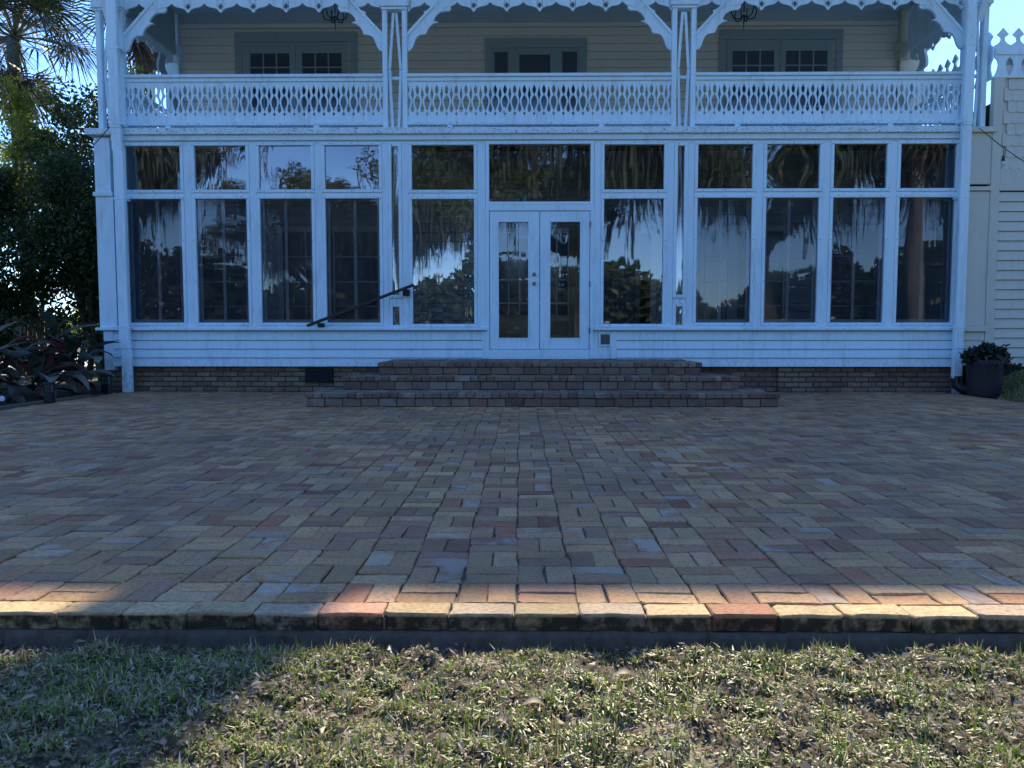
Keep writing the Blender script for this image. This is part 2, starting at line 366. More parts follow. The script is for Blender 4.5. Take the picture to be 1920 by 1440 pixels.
def box(name, mat, parent, x0, x1, y0, y1, z0, z1, c=.004):
    return MB().box(x0, x1, y0, y1, z0, z1, c).build(name, mat, parent)

def quads_obj(name, V, mat, rnd=None, parent=None, nv=4, smooth=False):
    """V: (N,nv,3) numpy: each a polygon of nv vertices"""
    N = len(V); me = bpy.data.meshes.new(name)
    me.vertices.add(N*nv); me.vertices.foreach_set('co', V.reshape(-1).astype(np.float32))
    me.loops.add(N*nv); me.loops.foreach_set('vertex_index', np.arange(N*nv, dtype=np.int32))
    me.polygons.add(N); me.polygons.foreach_set('loop_start', np.arange(N, dtype=np.int32)*nv)
    me.update(calc_edges=True)
    if rnd is not None:
        a = me.attributes.new('rnd', 'FLOAT', 'FACE'); a.data.foreach_set('value', rnd.astype(np.float32))
    me.materials.append(M[mat]); return link(name, me, parent)
rng = np.random.default_rng(11)
def unit(v): return v/np.maximum(np.linalg.norm(v, axis=-1, keepdims=True), 1e-9)
def leaf_quads(P, L, Wd, up=0.0, fold=.25, dirs=None):
    """leaf rhombus-like folded pairs at points P: returns (2N,4,3) and index"""
    N = len(P); d = rng.normal(size=(N, 3)) if dirs is None else dirs + rng.normal(size=(N, 3))*.35
    d[:, 2] += up; d = unit(d); w = unit(np.cross(d, rng.normal(size=(N, 3)))); nrm = np.cross(d, w)
    L = (L*rng.uniform(.6, 1.3, N))[:, None]; Wd = (Wd*rng.uniform(.7, 1.2, N))[:, None]
    a = P; t = P + d*L + nrm*L*-.12; m = P + d*L*.5
    l1 = m + w*Wd*.5 + nrm*Wd*fold; r1 = m - w*Wd*.5 + nrm*Wd*fold
    l2 = P + d*L*.22 + w*Wd*.38 + nrm*Wd*fold*.7; r2 = P + d*L*.22 - w*Wd*.38 + nrm*Wd*fold*.7
    A = np.stack([a, l2, l1, t], 1); B = np.stack([a, t, r1, r2], 1)
    return np.concatenate([A, B], 0)
def clumps(center, radii, n_cl, cl_r, n_leaf, shell=.6, flat=.8, zmin=None):
    u = unit(rng.normal(size=(n_cl, 3))); rr = rng.uniform(shell, 1.0, n_cl)[:, None]
    C = np.array(center) + u*rr*np.array(radii)
    if zmin is not None: C[:, 2] = np.maximum(C[:, 2], zmin + rng.uniform(0, .4, n_cl))
    idx = rng.integers(0, n_cl, n_leaf)
    sz = rng.uniform(.55, 1.25, n_cl)[idx][:, None]*cl_r
    q = unit(rng.normal(size=(n_leaf, 3)))*(rng.uniform(0, 1, n_leaf)**(1/2.2))[:, None]; q[:, 2] *= flat
    return C[idx] + q*sz, idx, C

# ================================================================== SETTING
def lawn_z(x, y):
    """height of the turf: bare low strip along the patio, lumpy sward in front of it, mound at the side wing"""
    sn, cs = np.sin, np.cos
    n = (sn(x*7.3+1.2)*cs(y*9.1+.4)*.008 + sn(x*19.3+y*11.7)*cs(y*27.1-x*6.1)*.011 + sn(x*17+y*5)*.005 + sn(x*31-y*23)*.005 + sn(x*43+y*51+2)*.005*sn(x*5+y*3) + sn(x*61-y*37)*.003 + sn(x*2.1+.8)*.006)
    edge = 2.325 + .02*sn(x*6.3)+.018*sn(x*14.7+1)+.010*sn(x*37)
    hol = np.exp(-((x-.28)/.17)**2-((y-2.24)/.10)**2); hol2 = np.exp(-((x-.42)/.045)**2-((y-2.0)/.04)**2)
    near = np.clip((y-.5)/.8, 0, 1)*np.clip((3.2-abs(x))/.4, .2, 1)
    rise = np.clip((edge-y)/.045, 0, 1)
    z = -.108 + rise*.032*(1-hol) - hol*.012 + n*(.25+.75*rise)*near - hol2*.035
    t = np.clip((x-6.64)/1.0, 0, 1)*np.clip((y-6)/5.6, 0, 1)
    z = z + np.where(x > 6.64, .40*t*t*(3-2*t)+.05*np.clip((x-6.64)/.2, 0, 1), 0)
    return z + np.where(x < -6.1, .12*np.clip((-6.1-x)/.1, 0, 1), 0)
def axis_pts(lo, hi, d0, d1, ext):
    a = list(np.arange(d0, d1+1e-6, (d1-d0)/ext))
    l = [d0]; st = (d1-d0)/ext
    while l[-1] > lo: st *= 1.25; l.append(l[-1]-st)
    h = [d1]; st = (d1-d0)/ext
    while h[-1] < hi: st *= 1.25; h.append(h[-1]+st)
    return l[:0:-1] + a + h[1:]
xs = axis_pts(-500, 500, -2.6, 2.6, 300); ys = axis_pts(-500, 500, 1.2, 2.5, 80)
ys = sorted(set(ys + [8.5, 9.2, 10, 10.8, 11.4])); xs = sorted(set(xs + [6.64, 6.75, 6.9, 7.1, 7.3, 7.5, 7.7, 8.0, -6.1, -6.2]))
gb = MB()
for y in ys:
    for x in xs: gb.v.append((x, y, float(lawn_z(x, y))))
nx = len(xs)
for j in range(len(ys)-1):
    for i in range(nx-1): gb.f.append((j*nx+i, j*nx+i+1, (j+1)*nx+i+1, (j+1)*nx+i)); gb.r.append(0.0)
tag(gb.build('lawn', 'soil', smooth=True), kind='structure')
# planting bed and the pale drive far behind on the left
bed = MB(); bed.poly([(-11.5, -.2), (-6.22, -.2), (-6.22, .015), (-8, .03), (-11.5, .02)], 6.5, 13.0); tag(bed.build('planting_bed', 'mulch', fix=True), kind='structure')
dv = MB(); dv.add([(-60, 16, .03), (-6.8, 16, .03), (-6.8, 34, .03), (-60, 34, .03)], [(0, 1, 2, 3)]); tag(dv.build('driveway', 'drive'), kind='structure')

# ---- brick patio
patio = MB().box(-6.16, 6.62, 2.425, 11.9, -.11, -.016, .002).build('patio', 'sandjoint'); tag(patio, kind='structure')
def worn_brick(mb_, L, Wd, H, rnd=None, mat=None, nl=4, nw=2, jit=.0022, inset=.004, chip=.12):
    pts = []
    for (ax, ay), (bx_, by_), n_ in (((-1, -1), (1, -1), nl), ((1, -1), (1, 1), nw), ((1, 1), (-1, 1), nl), ((-1, 1), (-1, -1), nw)):
        for q in range(n_):
            t = q/n_; x = (ax+(bx_-ax)*t)*L/2; y = (ay+(by_-ay)*t)*Wd/2
            if q == 0:
                k_ = R.uniform(.002, .006)*(3.2 if R.random() < chip else 1)
                dx, dy = ((0, 1) if (ax, ay) == (-1, -1) else (-1, 0) if (ax, ay) == (1, -1) else (0, -1) if (ax, ay) == (1, 1) else (1, 0))
                pts.append((x+dx*k_, y+dy*k_)); ex, ey = ((1, 0) if (ax, ay) == (-1, -1) else (0, 1) if (ax, ay) == (1, -1) else (-1, 0) if (ax, ay) == (1, 1) else (0, -1)); pts.append((x+ex*k_, y+ey*k_))
            else:
                j_ = R.uniform(-jit, jit*.4) if R.random() > chip*.6 else -jit*3
                nx_, ny_ = (0, -1) if ay == by_ == -1 else (1, 0) if ax == bx_ == 1 else (0, 1) if ay == by_ == 1 else (-1, 0)
                pts.append((x+nx_*j_, y+ny_*j_))
    n = len(pts); vs = []; 
    for (f_, z_) in ((0, -H), (0, -inset*1.1), (1, 0.0)):
        for x, y in pts:
            s1 = 1-f_*2*inset/L; s2 = 1-f_*2*inset/Wd; vs.append((x*s1, y*s2, z_+(R.uniform(-.0012, .0012) if z_ > -H else 0)))
    fs = [(k_*n+i, k_*n+(i+1) % n, (k_+1)*n+(i+1) % n, (k_+1)*n+i) for k_ in (0, 1) for i in range(n)] + [tuple(2*n+i for i in range(n))]
    if mat is not None: vs = [mat @ Vector(v_) for v_ in vs]
    mb_.add(vs, fs, rnd); return mb_
def brick_mesh(L, Wd, H, chip=.14):
    return worn_brick(MB(), L, Wd, H, chip=chip).mesh('brick')
variants = {}
def variant(L, Wd, H, mat, k=None):
    key = (L, Wd, H, mat, R.randrange(16) if k is None else k)
    if key not in variants:
        me = brick_mesh(L, Wd, H, .3 if mat == 'coping' else .14); me.materials.append(M[mat]); variants[key] = me
    return variants[key]
cell = .2035; placed = []
x0 = .084; y00 = 2.520
for j in range(int((11.85-y00)/cell)+1):
    for i in range(-32, 34):
        cx = x0 + i*cell + sin(j*.7)*.004; cy = y00 + (j+.5)*cell
        if cx < -6.12 or cx > 6.55: continue
        if cy > 9.55 and -2.55 < cx < 3.05: continue
        if (i+j) % 2 == 0:
            for s in (-1, 1): placed.append((cx, cy + s*cell/4, 0.0))
        else:
            for s in (-1, 1): placed.append((cx + s*cell/4, cy, pi/2))
def in_view(x, y): return abs(x) < y*.70 + .15
order = sorted(range(len(placed)), key=lambda i: (0 if in_view(*placed[i][:2]) else 1, placed[i][1]))
stuff = MB()
for rank, idx in enumerate(order):
    x, y, a = placed[idx]; g = R.choice((.002, .003, .005, .006))
    x += R.uniform(-.004, .004)+.006*sin(y*5.1+x*2); y += R.uniform(-.003, .003); z = R.uniform(-.004, .002); t1 = R.uniform(-.014, .014); t2 = R.uniform(-.014, .014); a2 = a + R.uniform(-.022, .022)
    L, Wd = cell - g, cell/2 - g*R.uniform(.8, 1.1)
    if rank < 282:
        o = link('brick', variant(round(cell-.003, 4), round(cell/2-.0025, 4), .05, 'brick'), patio)
        o.location = (x, y, z); o.rotation_euler = (t1, t2, a2)
    else:
        mt = Matrix.Translation((x, y, z)) @ Matrix.Rotation(a2, 4, 'Z') @ Matrix.Rotation(t1, 4, 'X') @ Matrix.Rotation(t2, 4, 'Y')
        worn_brick(stuff, L, Wd, .03, R.random()*.998+.001, mt, nl=3 if y < 6 else 1, nw=1)
o = stuff.build('brick_paving', 'brick', patio); tag(o, kind='stuff')
# coping row at the front edge (long bricks over a mortar bed)
COPL = .2115
for k in range(-30, 32):
    cx = .0845 + k*COPL
    if k in range(-9, 9):
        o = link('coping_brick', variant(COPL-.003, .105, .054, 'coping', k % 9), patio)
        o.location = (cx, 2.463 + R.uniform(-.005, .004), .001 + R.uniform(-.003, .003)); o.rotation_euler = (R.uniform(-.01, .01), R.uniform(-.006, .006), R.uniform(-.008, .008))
    elif -6.1 < cx < 6.5:
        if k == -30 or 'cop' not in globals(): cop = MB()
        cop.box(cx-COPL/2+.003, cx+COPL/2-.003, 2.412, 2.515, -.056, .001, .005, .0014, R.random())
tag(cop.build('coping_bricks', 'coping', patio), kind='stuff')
mb = MB(); nxm = 640; prof_ = ((2.452, -.053), (2.408, -.056), (2.396, -.070), (2.388, -.092), (2.372, -.125))
for i in range(nxm+1):
    xa = -6.2+12.8*i/nxm; w1 = sin(xa*31+sin(xa*13)*2)*.004+sin(xa*97)*.002+R.uniform(-.0025, .0025)
    for q, (yy, zz_) in enumerate(prof_): mb.v.append((xa, yy+w1*(q > 0)*(1+.5*q)+R.uniform(-.001, .001), zz_+R.uniform(-.0015, .0015)*(q > 0)))
for i in range(nxm):
    for q in range(4): k = i*5+q; mb.f.append((k, k+1, k+6, k+5)); mb.r.append(0)
mb.build('mortar_bed', 'flash', patio)
# edging board at the left
tag(MB().box(-6.21, -6.15, 5.5, 10.9, -.08, .035, .004).build('edging_board', 'wood'), 'weathered timber edging board between the planting bed and the patio', 'edging board')

# ---- brick steps
steps = empty('brick_steps', (.25, 9.4, 0), 'wide three tiered brick steps climbing from the patio to the double doors', 'steps')
def P0(o, par):        # keep world coords under an offset parent
    o.location = Vector(o.location) - Vector(par.location); return o
tiers = [(-2.664, 3.173, 9.40, 0.0, .168), (-2.331, 2.832, 9.96, .168, .342), (-1.943, 2.44, 10.36, .342, .510)]
core = MB(); treads = MB(); sides = MB()
for ti, (xa, xb, yf, za, zb) in enumerate(tiers):
    core.box(xa+.03, xb-.03, yf+.03, 11.76, za-.01 if ti else -.01, zb-.03, .002)
    n = int((xb-xa-.04)/.216); w = (xb-xa-.04)/n; hh = zb-za-.066
    for i in range(n):
        me = MB().box(-w/2+.0045, w/2-.0045, -.05, .05, 0, hh-.006, .008, .003).mesh('brick'); me.materials.append(M['stepbrick'])
        o = link('brick', me, steps); o.location = (xa+.02+(i+.5)*w, yf+.062+R.uniform(-.004, .004), za+.002); P0(o, steps)
    x = xa
    while x < xb-.05:
        ww = .213 if R.random() < .16 else .104
        ww = min(ww, xb-x)
        if xb-x-ww < .06: ww = xb-x
        me = MB().box(-ww/2+.003, ww/2-.003, -.1, .1, -.062, 0, .008, .0025).mesh('brick'); me.materials.append(M['stepbrick'])
        o = link('brick', me, steps); o.location = (x+ww/2, yf+.1+R.uniform(-.005, .004), zb+R.uniform(-.002, .002)); P0(o, steps); x += ww
    yb = tiers[ti+1][2]+.06 if ti < 2 else 11.72; y = yf+.205
    while y < yb:
        x = xa + R.uniform(0, .05)
        while x < xb-.09:
            treads.box(x+.003, x+.101, y, min(y+.2, 11.74), zb-.06, zb+R.uniform(-.003, .001), .004, .001, R.random()); x += .104
        y += .205
    for sx, q in ((xa, -1), (xb, 1)):
        y = yf+.02
        while y < 11.6:
            a = sx+.01 if q < 0 else sx-.1
            sides.box(a+.012, a+.08, y+.115, min(y+.322, 11.75), za+.003, zb-.068, .006, .002, R.random()); y += .213
m = core.build('core', 'flash', steps); m.location = -steps.location
m = treads.build('tread_bricks', 'stepbrick', steps); m.location = -steps.location; tag(m, kind='stuff')
m = sides.build('side_bricks', 'stepbrick', steps); m.location = -steps.location; tag(m, kind='stuff')

# ================================================================== HOUSE
YF = 11.8
house = empty('house', (0, 0, 0), 'two storey white wooden house with enclosed porch, lacy balcony railing and brick foundation', 'house')
ZS, ZSILL = .395, .945         # siding bottom, sill underside
# foundation
fnd = box('foundation', 'mortar', house, -6.42, 6.8, 11.93, 12.1, -.05, .40)
def course(x0, x1, z, yb, mat, par, bl=.213, bh=.072, off=0):
    x = x0 - off
    while x < x1:
        a, b = max(x, x0), min(x+bl-.01, x1)
        if b-a > .03:
            me = MB().box(-(b-a)/2, (b-a)/2, -.03, .03, 0, bh-.01, .004, .0018).mesh('brick'); me.materials.append(M[mat])
            o = link('brick', me, par); o.location = ((a+b)/2, yb+R.uniform(-.002, .003), z)
        x += bl
for r in range(5):
    off = .107*(r % 2)
    course(-6.42, -6.15, .005+r*.078, 11.915, 'wallbrick', fnd, off=off)
    course(-6.0, -1.9, .005+r*.078, 11.915, 'wallbrick', fnd, off=off)
    course(2.5, 3.95, .005+r*.078, 11.925, 'redbrick', fnd, off=off)
    course(3.95, 4.5, .005+r*.078, 11.865, 'wallbrick', fnd, off=off)
    course(4.5, 6.75, .005+r*.078, 11.905, 'redbrick', fnd, off=off)
vx0, vz1 = W(570, 690); vx1, vz0 = W(622, 717)
v = box('foundation_vent', 'vent', house, vx0, vx1, 11.84, 11.9, vz0, vz1, .004)
for i in range(6):
    q = box('louvre', 'vent', v, vx0+.03, vx1-.03, 11.825, 11.845, vz0+.02+i*.031, vz0+.04+i*.031, .003)
# siding (lapped boards: each leans out at the foot)
def lap(x0, x1, z0, z1, mat, par, y=YF, n=None, pitch=.1265, name='siding_board', d=.026):
    n = n or max(1, round((z1-z0)/pitch)); h = (z1-z0)/n
    for i in range(n):
        za, zb = z0+i*h, z0+(i+1)*h-(.0085 if d > .021 else .006)
        if i == n-1: zb = z1
        b = MB(); e = R.uniform(-.0015, .0015)
        b.add([(x0, y-d+e, za), (x1, y-d-e, za), (x1, y-.006, zb), (x0, y-.006, zb), (x0, y+.012, za), (x1, y+.012, za), (x1, y+.012, zb), (x0, y+.012, zb)],
              [(0,1,2,3), (5,4,7,6), (4,5,1,0), (3,2,6,7), (4,0,3,7), (1,5,6,2)], R.random()*.9+.05)
        b.build(name, mat, par)
box('gap_shade_core', 'dark_fill', house, -6.40, -.50, YF+.02, YF+.12, ZS+.005, ZSILL)  # near-black core seen through the board gaps, painted in as lap shadow
box('gap_shade_core', 'dark_fill', house, 1.10, 6.62, YF+.02, YF+.12, ZS+.005, ZSILL)
lap(-6.27, -6.16, ZS, ZSILL-.010, 'white', house, n=4); lap(-6.01, -.60, ZS, ZSILL-.010, 'white', house, n=4)
lap(1.46, 6.55, ZS, ZSILL-.010, 'white', house, n=4)
box('corner_board', 'white', house, -6.42, -6.27, YF-.03, YF+.1, ZS-.06, ZSILL-.005)
box('corner_board', 'white', house, -.60, -.505, YF-.025, YF+.1, .512, ZSILL-.005)
box('corner_board', 'white', house, 1.09, 1.175, YF-.018, YF+.1, .512, ZSILL-.005)
box('corner_board', 'white', house, 1.37, 1.46, YF-.025, YF+.1, .512, ZSILL-.005)
box('infill_board', 'white', house, 1.176, 1.369, YF-.008, YF+.1, .512, ZSILL-.005)
# sills
box('window_sill', 'white', house, -6.52, -.515, YF-.085, YF+.1, ZSILL, ZSILL+.045, .008)
box('window_sill', 'white', house, 1.09, 6.60, YF-.085, YF+.1, ZSILL, ZSILL+.045, .008)
# corner box (left pilaster)
lc = box('corner_pilaster', 'white', house, -6.475, -6.235, YF-.02, YF+.16, ZSILL+.047, ZY(256))
box('trim_strip', 'white', lc, -6.50, -6.20, YF-.05, YF-.022, ZY(367), ZY(359))
box('board', 'white', lc, -6.30, -6.20, YF-.030, YF-.021, ZSILL+.05, ZY(368))
# balcony ledge and fascia
led = box('balcony_ledge', 'ledge', house, -6.56, 6.62, YF-.10, YF+.25, ZY(253)+.002, ZY(241), .006)
box('fascia_board', 'white', house, -6.2, 6.60, YF-.055, YF+.15, ZY(263), ZY(253), .004)
box('head_board', 'white', house, -6.2, 6.60, YF-.012, YF+.14, 3.735+.02, ZY(263)-.001, .004)
box('balcony_floor', 'cream', house, -6.5, 7.0, YF+.26, 14.2, 3.86, ZY(241)-.02, .004)
box('soffit_strip', 'dark_fill', house, -6.4, 6.6, YF+.16, YF+.255, 3.70, 3.93, .002)

# windows of the enclosed porch
Z_B, Z_T, ZT_B, ZT_T = 1.065, 2.94, 3.075, 3.733
screws = MB()
def frame(name, x0, x1, z0, z1, w, y0, y1, mat, par, c=.004):
    b = MB()
    b.box(x0-w, x0, y0, y1, z0-w, z1+w, c); b.box(x1, x1+w, y0, y1, z0-w, z1+w, c)
    b.box(x0+.0005, x1-.0005, y0+.001, y1-.001, z1, z1+w-.001, c); b.box(x0+.0005, x1-.0005, y0+.001, y1-.001, z0-w+.001, z0, c)
    return b.build(name, mat, par)
def pane(x0, x1, z0, z1, y, mat, par, name='pane', bulge=0.0):
    nxp, nz = 6, 8; b = MB()
    for j in range(nz+1):
        for i in range(nxp+1):
            u, w_ = i/nxp, j/nz; b.v.append((x0+(x1-x0)*u, y+bulge*sin(pi*u)*sin(pi*w_), z0+(z1-z0)*w_))
    for j in range(nz):
        for i in range(nxp): b.f.append((j*(nxp+1)+i, j*(nxp+1)+i+1, (j+1)*(nxp+1)+i+1, (j+1)*(nxp+1)+i)); b.r.append(0)
    return b.build(name, mat, par, smooth=True)
def screw(x, z, y=YF-.034):
    screws.box(x-.006, x+.006, y-.004, y+.002, z-.005, z+.005, .002)
def window(x0, x1, z0, z1, sash=None, vin='vinyl', w=.046):
    f = frame('window_frame', x0, x1, z0, z1, w, YF-.034, YF+.06, 'white', house)
    pane(x0-.004, x1+.004, z0-.004, z1+.004, YF+.012, vin, f, bulge=R.choice((-.0022, .0028, .0012)))
    for x in np.linspace(x0+.1*(x1-x0), x1-.1*(x1-x0), 3 if x1-x0 > .3 else 1):
        screw(x, z0-w*.55); screw(x, z1+w*.5)
    if x1-x0 > .3:
        for z in np.linspace(z0, z1, max(2, int((z1-z0)/.45))): screw(x0-w*.5, z); screw(x1+w*.5, z)
    if sash is not None:
        t = .052; m_ = x0+(x1-x0)*sash
        s = MB()
        ya, yb = YF+.065, YF+.095
        s.box(x0, x0+t, ya, yb, z0, z1, .003); s.box(x1-t, x1, ya, yb, z0, z1, .003); s.box(m_-.028, m_+.022, ya-.004, yb, z0, z1, .003)
        s.box(x0+t, m_-.028, ya+.001, yb-.001, z0, z0+t, .003); s.box(m_+.022, x1-t, ya+.001, yb-.001, z0, z0+t, .003)
        s.box(x0+t, m_-.028, ya+.001, yb-.001, z1-.022, z1, .003); s.box(m_+.022, x1-t, ya+.001, yb-.001, z1-.022, z1, .003)
        s.build('sliding_sash', 'alu', f)
        pane(x0+t, x1-t, z0+t, z1-.02, YF+.085, 'screen', f, 'insect_screen')
GL = [(-6.006, -5.166), (-4.952, -4.168), (-3.968, -3.178), (-2.972, -2.152)]
GR = [(2.655, 3.478), (3.685, 4.480), (4.688, 5.482), (5.682, 6.514)]
for i, (a, b) in enumerate(GL + GR):
    window(a, b, ZT_B, ZT_T, vin='vinyl' if i < 4 else 'vinyl2')
    window(a, b, Z_B, Z_T, sash=(.52, .50, .47, .53, .46, .48, .47, .50)[i], vin='vinyl3')
for i, (a, b) in enumerate(((-1.656, -.715), (1.25, 2.150))):
    window(a, b, ZT_B-.01, ZT_T, vin='vinyl2'); window(a, b, Z_B-.02, Z_T-.01, vin='vinyl' if i == 0 else 'vinyl2')
for a, b in ((-1.965, -1.858), (2.352, 2.455)):
    window(a, b, 1.487, ZT_T-.02, vin='vinyl', w=.05); window(a, b, 1.0, 1.308, vin='vinyl', w=.05)
tx0, tx1 = -.487, 1.045
f = frame('transom_frame', tx0, tx1, 2.888, ZT_T+.01, .05, YF-.03, YF+.06, 'white', house)
pane(tx0-.004, tx1+.004, 2.884, ZT_T+.014, YF+.012, 'vinyl2', f)
for a_, b_ in ((-6.15, -.545), (1.105, 6.60)): box('bottom_rail', 'white', house, a_, b_, YF-.012, YF+.12, ZSILL+.0455, ZSILL+.085, .002)
# posts between the windows
def posts(edges, w=.046):
    for a, b in edges: box('porch_stud', 'white', house, a, b, YF-.022, YF+.12, ZSILL+.047, 3.753, .004)
posts([(-6.155, -6.055), (-5.118, -5.0), (-4.12, -4.016), (-3.13, -3.02), (-2.104, -2.017), (-1.806, -1.704), (-.667, -.54), (1.10, 1.202), (2.198, 2.300), (2.507, 2.607),
       (3.526, 3.637), (4.528, 4.640), (5.53, 5.634), (6.562, 6.60)])
for a, b in GL + GR + [(-1.656, -.715), (1.25, 2.150)]:
    box('mid_rail', 'white', house, a-.046, b+.046, YF-.018, YF+.12, Z_T+.047-.012, ZT_B-.047, .003)
for a, b in ((-1.965, -1.858), (2.352, 2.455)):
    box('mid_rail', 'white', house, a-.049, b+.049, YF-.014, YF+.12, 1.36, 1.436, .003)
    # crossed lattice strips inside the slot
    for zz0, zz1 in ((1.45, 3.75), (1.0, 1.33)):
        for s in (-1, 1):
            xm = (a+b)/2; bb = MB(); hw = (b-a)/2
            for q0, q1, u0, u1 in (((zz0), (zz0+zz1)/2, .1, .9), ((zz0+zz1)/2, zz1, .9, .1)):
                xa_, xb_ = xm+s*hw*u0, xm+s*hw*u1
                bb.poly([(xa_-.012, q0), (xa_+.012, q0), (xb_+.012, q1), (xb_-.012, q1)], YF+.07+.01*s, YF+.085+.01*s)
            bb.build('lattice_strip', 'white', house, fix=True)
screws.build('frame_screws', 'screw', house)['kind'] = 'stuff'

# entry doors
df = MB(); zd0, zd1 = .512, 2.838
df.box(-.54, -.485, YF-.036, YF+.1, zd0, zd1, .004); df.box(1.045, 1.10, YF-.036, YF+.1, zd0, zd1, .004); df.box(-.4849, 1.0449, YF-.034, YF+.1, 2.752, zd1-.002, .004)
df.box(-.4849, 1.0449, YF-.045, YF+.1, .508, .655, .004)
dfo = df.build('door_frame', 'white', house)
for k, (a, b, ga, gb_) in enumerate(((-.478, .276, -.352, .118), (.286, 1.038, .431, .902))):
    d = MB(); z0, z1, g0, g1 = .663, 2.745, .82, 2.597
    d.box(a, ga, YF-.02, YF+.03, z0, z1, .004); d.box(gb_, b, YF-.02, YF+.03, z0, z1, .004)
    d.box(ga+.0003, gb_-.0003, YF-.019, YF+.029, z0, g0, .004); d.box(ga+.0003, gb_-.0003, YF-.019, YF+.029, g1, z1, .004)
    do = d.build('door', 'white', house)
    st = frame('glazing_bead', ga+.012, gb_-.012, g0+.012, g1-.012, .016, YF-.028, YF-.016, 'white', do)
    pane(ga, gb_, g0, g1, YF+.004, 'vinyl4', do, bulge=.0015)
    if k == 0:
        for z, r in ((1.795, .030), (1.655, .030)):
            kb = MB(); kb.tube([(.197, YF-.021, z), (.197, YF-.035, z)], r, 14); kb.tube([(.197, YF-.035, z), (.197, YF-.07, z)], [.014, .022 if z < 1.7 else .014], 12)
            kb.build('door_knob' if z < 1.7 else 'deadbolt', 'brass', do)
for z in (.9, 1.6, 2.5): box('hinge', 'screw', dfo, 1.036, 1.05, YF-.045, YF-.03, z, z+.09, .002)
# pet flap
px0, pz1 = W(1124, 626); px1, pz0 = W(1145, 648)
pf = frame('pet_door', px0+.015, px1-.015, pz0+.015, pz1-.01, .026, YF-.03, YF-.005, 'white', house)
box('flap', 'flapgrey', pf, px0+.015, px1-.015, YF-.02, YF-.009, pz0+.015, pz1-.01, .003)
box('pane_backing', 'dark_fill', pf, px0, px1, YF-.0085, YF-.0075, pz0, pz1, .0005)

# ---- inner porch room and house body
YI = 14.2
bodyx0, bodyx1 = -6.15, 6.72
def inner_wall(z0, z1, mat, pitch):
    lap(bodyx0, bodyx1, z0, z1, mat, house, y=YI, pitch=pitch, name='wall_board', d=.02)
box('porch_ceiling', 'inwall', house, -6.27, 6.61, YF+.26, YI-.03, 3.835, 3.857, .003)
box('porch_floor', 'ceil', house, -6.3, 6.55, YF+.13, YI, .42, .50, .003)
box('porch_end_wall', 'inwall', house, -6.40, -6.28, YF+.17, YI, -.05, 3.855, .003)
box('porch_end_wall', 'inwall', house, 6.62, 6.74, YF+.02, YI, -.05, 3.855, .003)
inner_wall(.5, 3.86, 'inwall', .16); inner_wall(3.97, ZY(52, YI), 'cream', .142)
box('house_body', 'dark_fill', house, bodyx0, bodyx1, YI+.013, 24, -.05, 6.9, .01)  # its near-black colour also serves as painted shade between the wall boards
box('wall_frieze', 'cream', house, bodyx0, bodyx1, YI-.05, YI+.005, ZY(51, YI), ZY(44, YI), .004)
box('wall_frieze', 'ceil', house, bodyx0, bodyx1, YI-.03, YI+.005, ZY(43.8, YI), ZY(34, YI)+.1, .003)
def inner_window(xc, w, z0, z1, rows=2, cols=2, trim='inwhite', name='inner_window', glass='darkpane'):
    f = frame(name, xc-w/2, xc+w/2, z0, z1, .10, YI-.06, YI-.012, trim, house)
    box('pane', glass, f, xc-w/2+.001, xc+w/2-.001, YI-.03, YI-.022, z0+.001, z1-.001, .001)
    mm = MB()
    for i in range(1, cols): x = xc-w/2+w*i/cols; mm.box(x-.012, x+.012, YI-.045, YI-.031, z0, z1, .002)
    for j in range(1, rows):
        z = z0+(z1-z0)*j/rows
        for i in range(cols): mm.box(xc-w/2+w*i/cols+.0125, xc-w/2+w*(i+1)/cols-.0125, YI-.044, YI-.031, z-(.012 if j != rows//2 else .022), z+.012, .002)
    mm.build('muntin', trim, f)
    return f
for xc in (-5.45, -3.95, -3.0, 3.35, 4.35, 6.05): inner_window(xc, .82, .95, 2.75, 4, 2)
for xc in (-.13, .55): inner_window(xc, .60, .62, 2.72, 5, 3, name='inner_door')
inner_window(2.05, .62, .62, 2.72, 1, 1, glass='dark_fill', name='inner_window')
def wave_cloth(name, x0, x1, z0, z1, y, mat, amp=.04, n=40, sweep=0.0):
    b = MB()
    for j in range(9):
        z = z0+(z1-z0)*j/8; pull = sweep*(1-j/8)**2
        for i in range(n+1): u = i/n; b.v.append((x0+(x1-x0)*u+pull*u, y+amp*sin(u*22+.6*sin(j*.5)), z))
    for j in range(8):
        for i in range(n): b.f.append((j*(n+1)+i, j*(n+1)+i+1, (j+1)*(n+1)+i+1, (j+1)*(n+1)+i)); b.r.append(0)
    return b.build(name, mat, smooth=True)
tag(wave_cloth('curtain', .78, 1.02, .75, 2.66, 12.75, 'tan', .03, 30, .14), 'pale curtain hanging behind the right leaf of the double doors', 'curtain')
tag(wave_cloth('curtain', 1.42, 1.98, .62, 2.95, 12.9, 'curtain', .04), 'dark curtain inside the tall window right of the double doors', 'curtain')
sofa = empty('sofa', (.28, 13.05, .5), 'tan sofa seen low through the glass of the double doors', 'sofa')
for nm, bx in (('seat', (-.8, .8, -.3, .35, .12, .40)), ('backrest', (-.8, .8, .3, .45, .15, .72)), ('armrest', (-.95, -.81, -.3, .45, .08, .55)), ('armrest', (.81, .95, -.3, .45, .08, .55))):
    MB().box(*bx, c=.05).build(nm, 'tan', sofa)

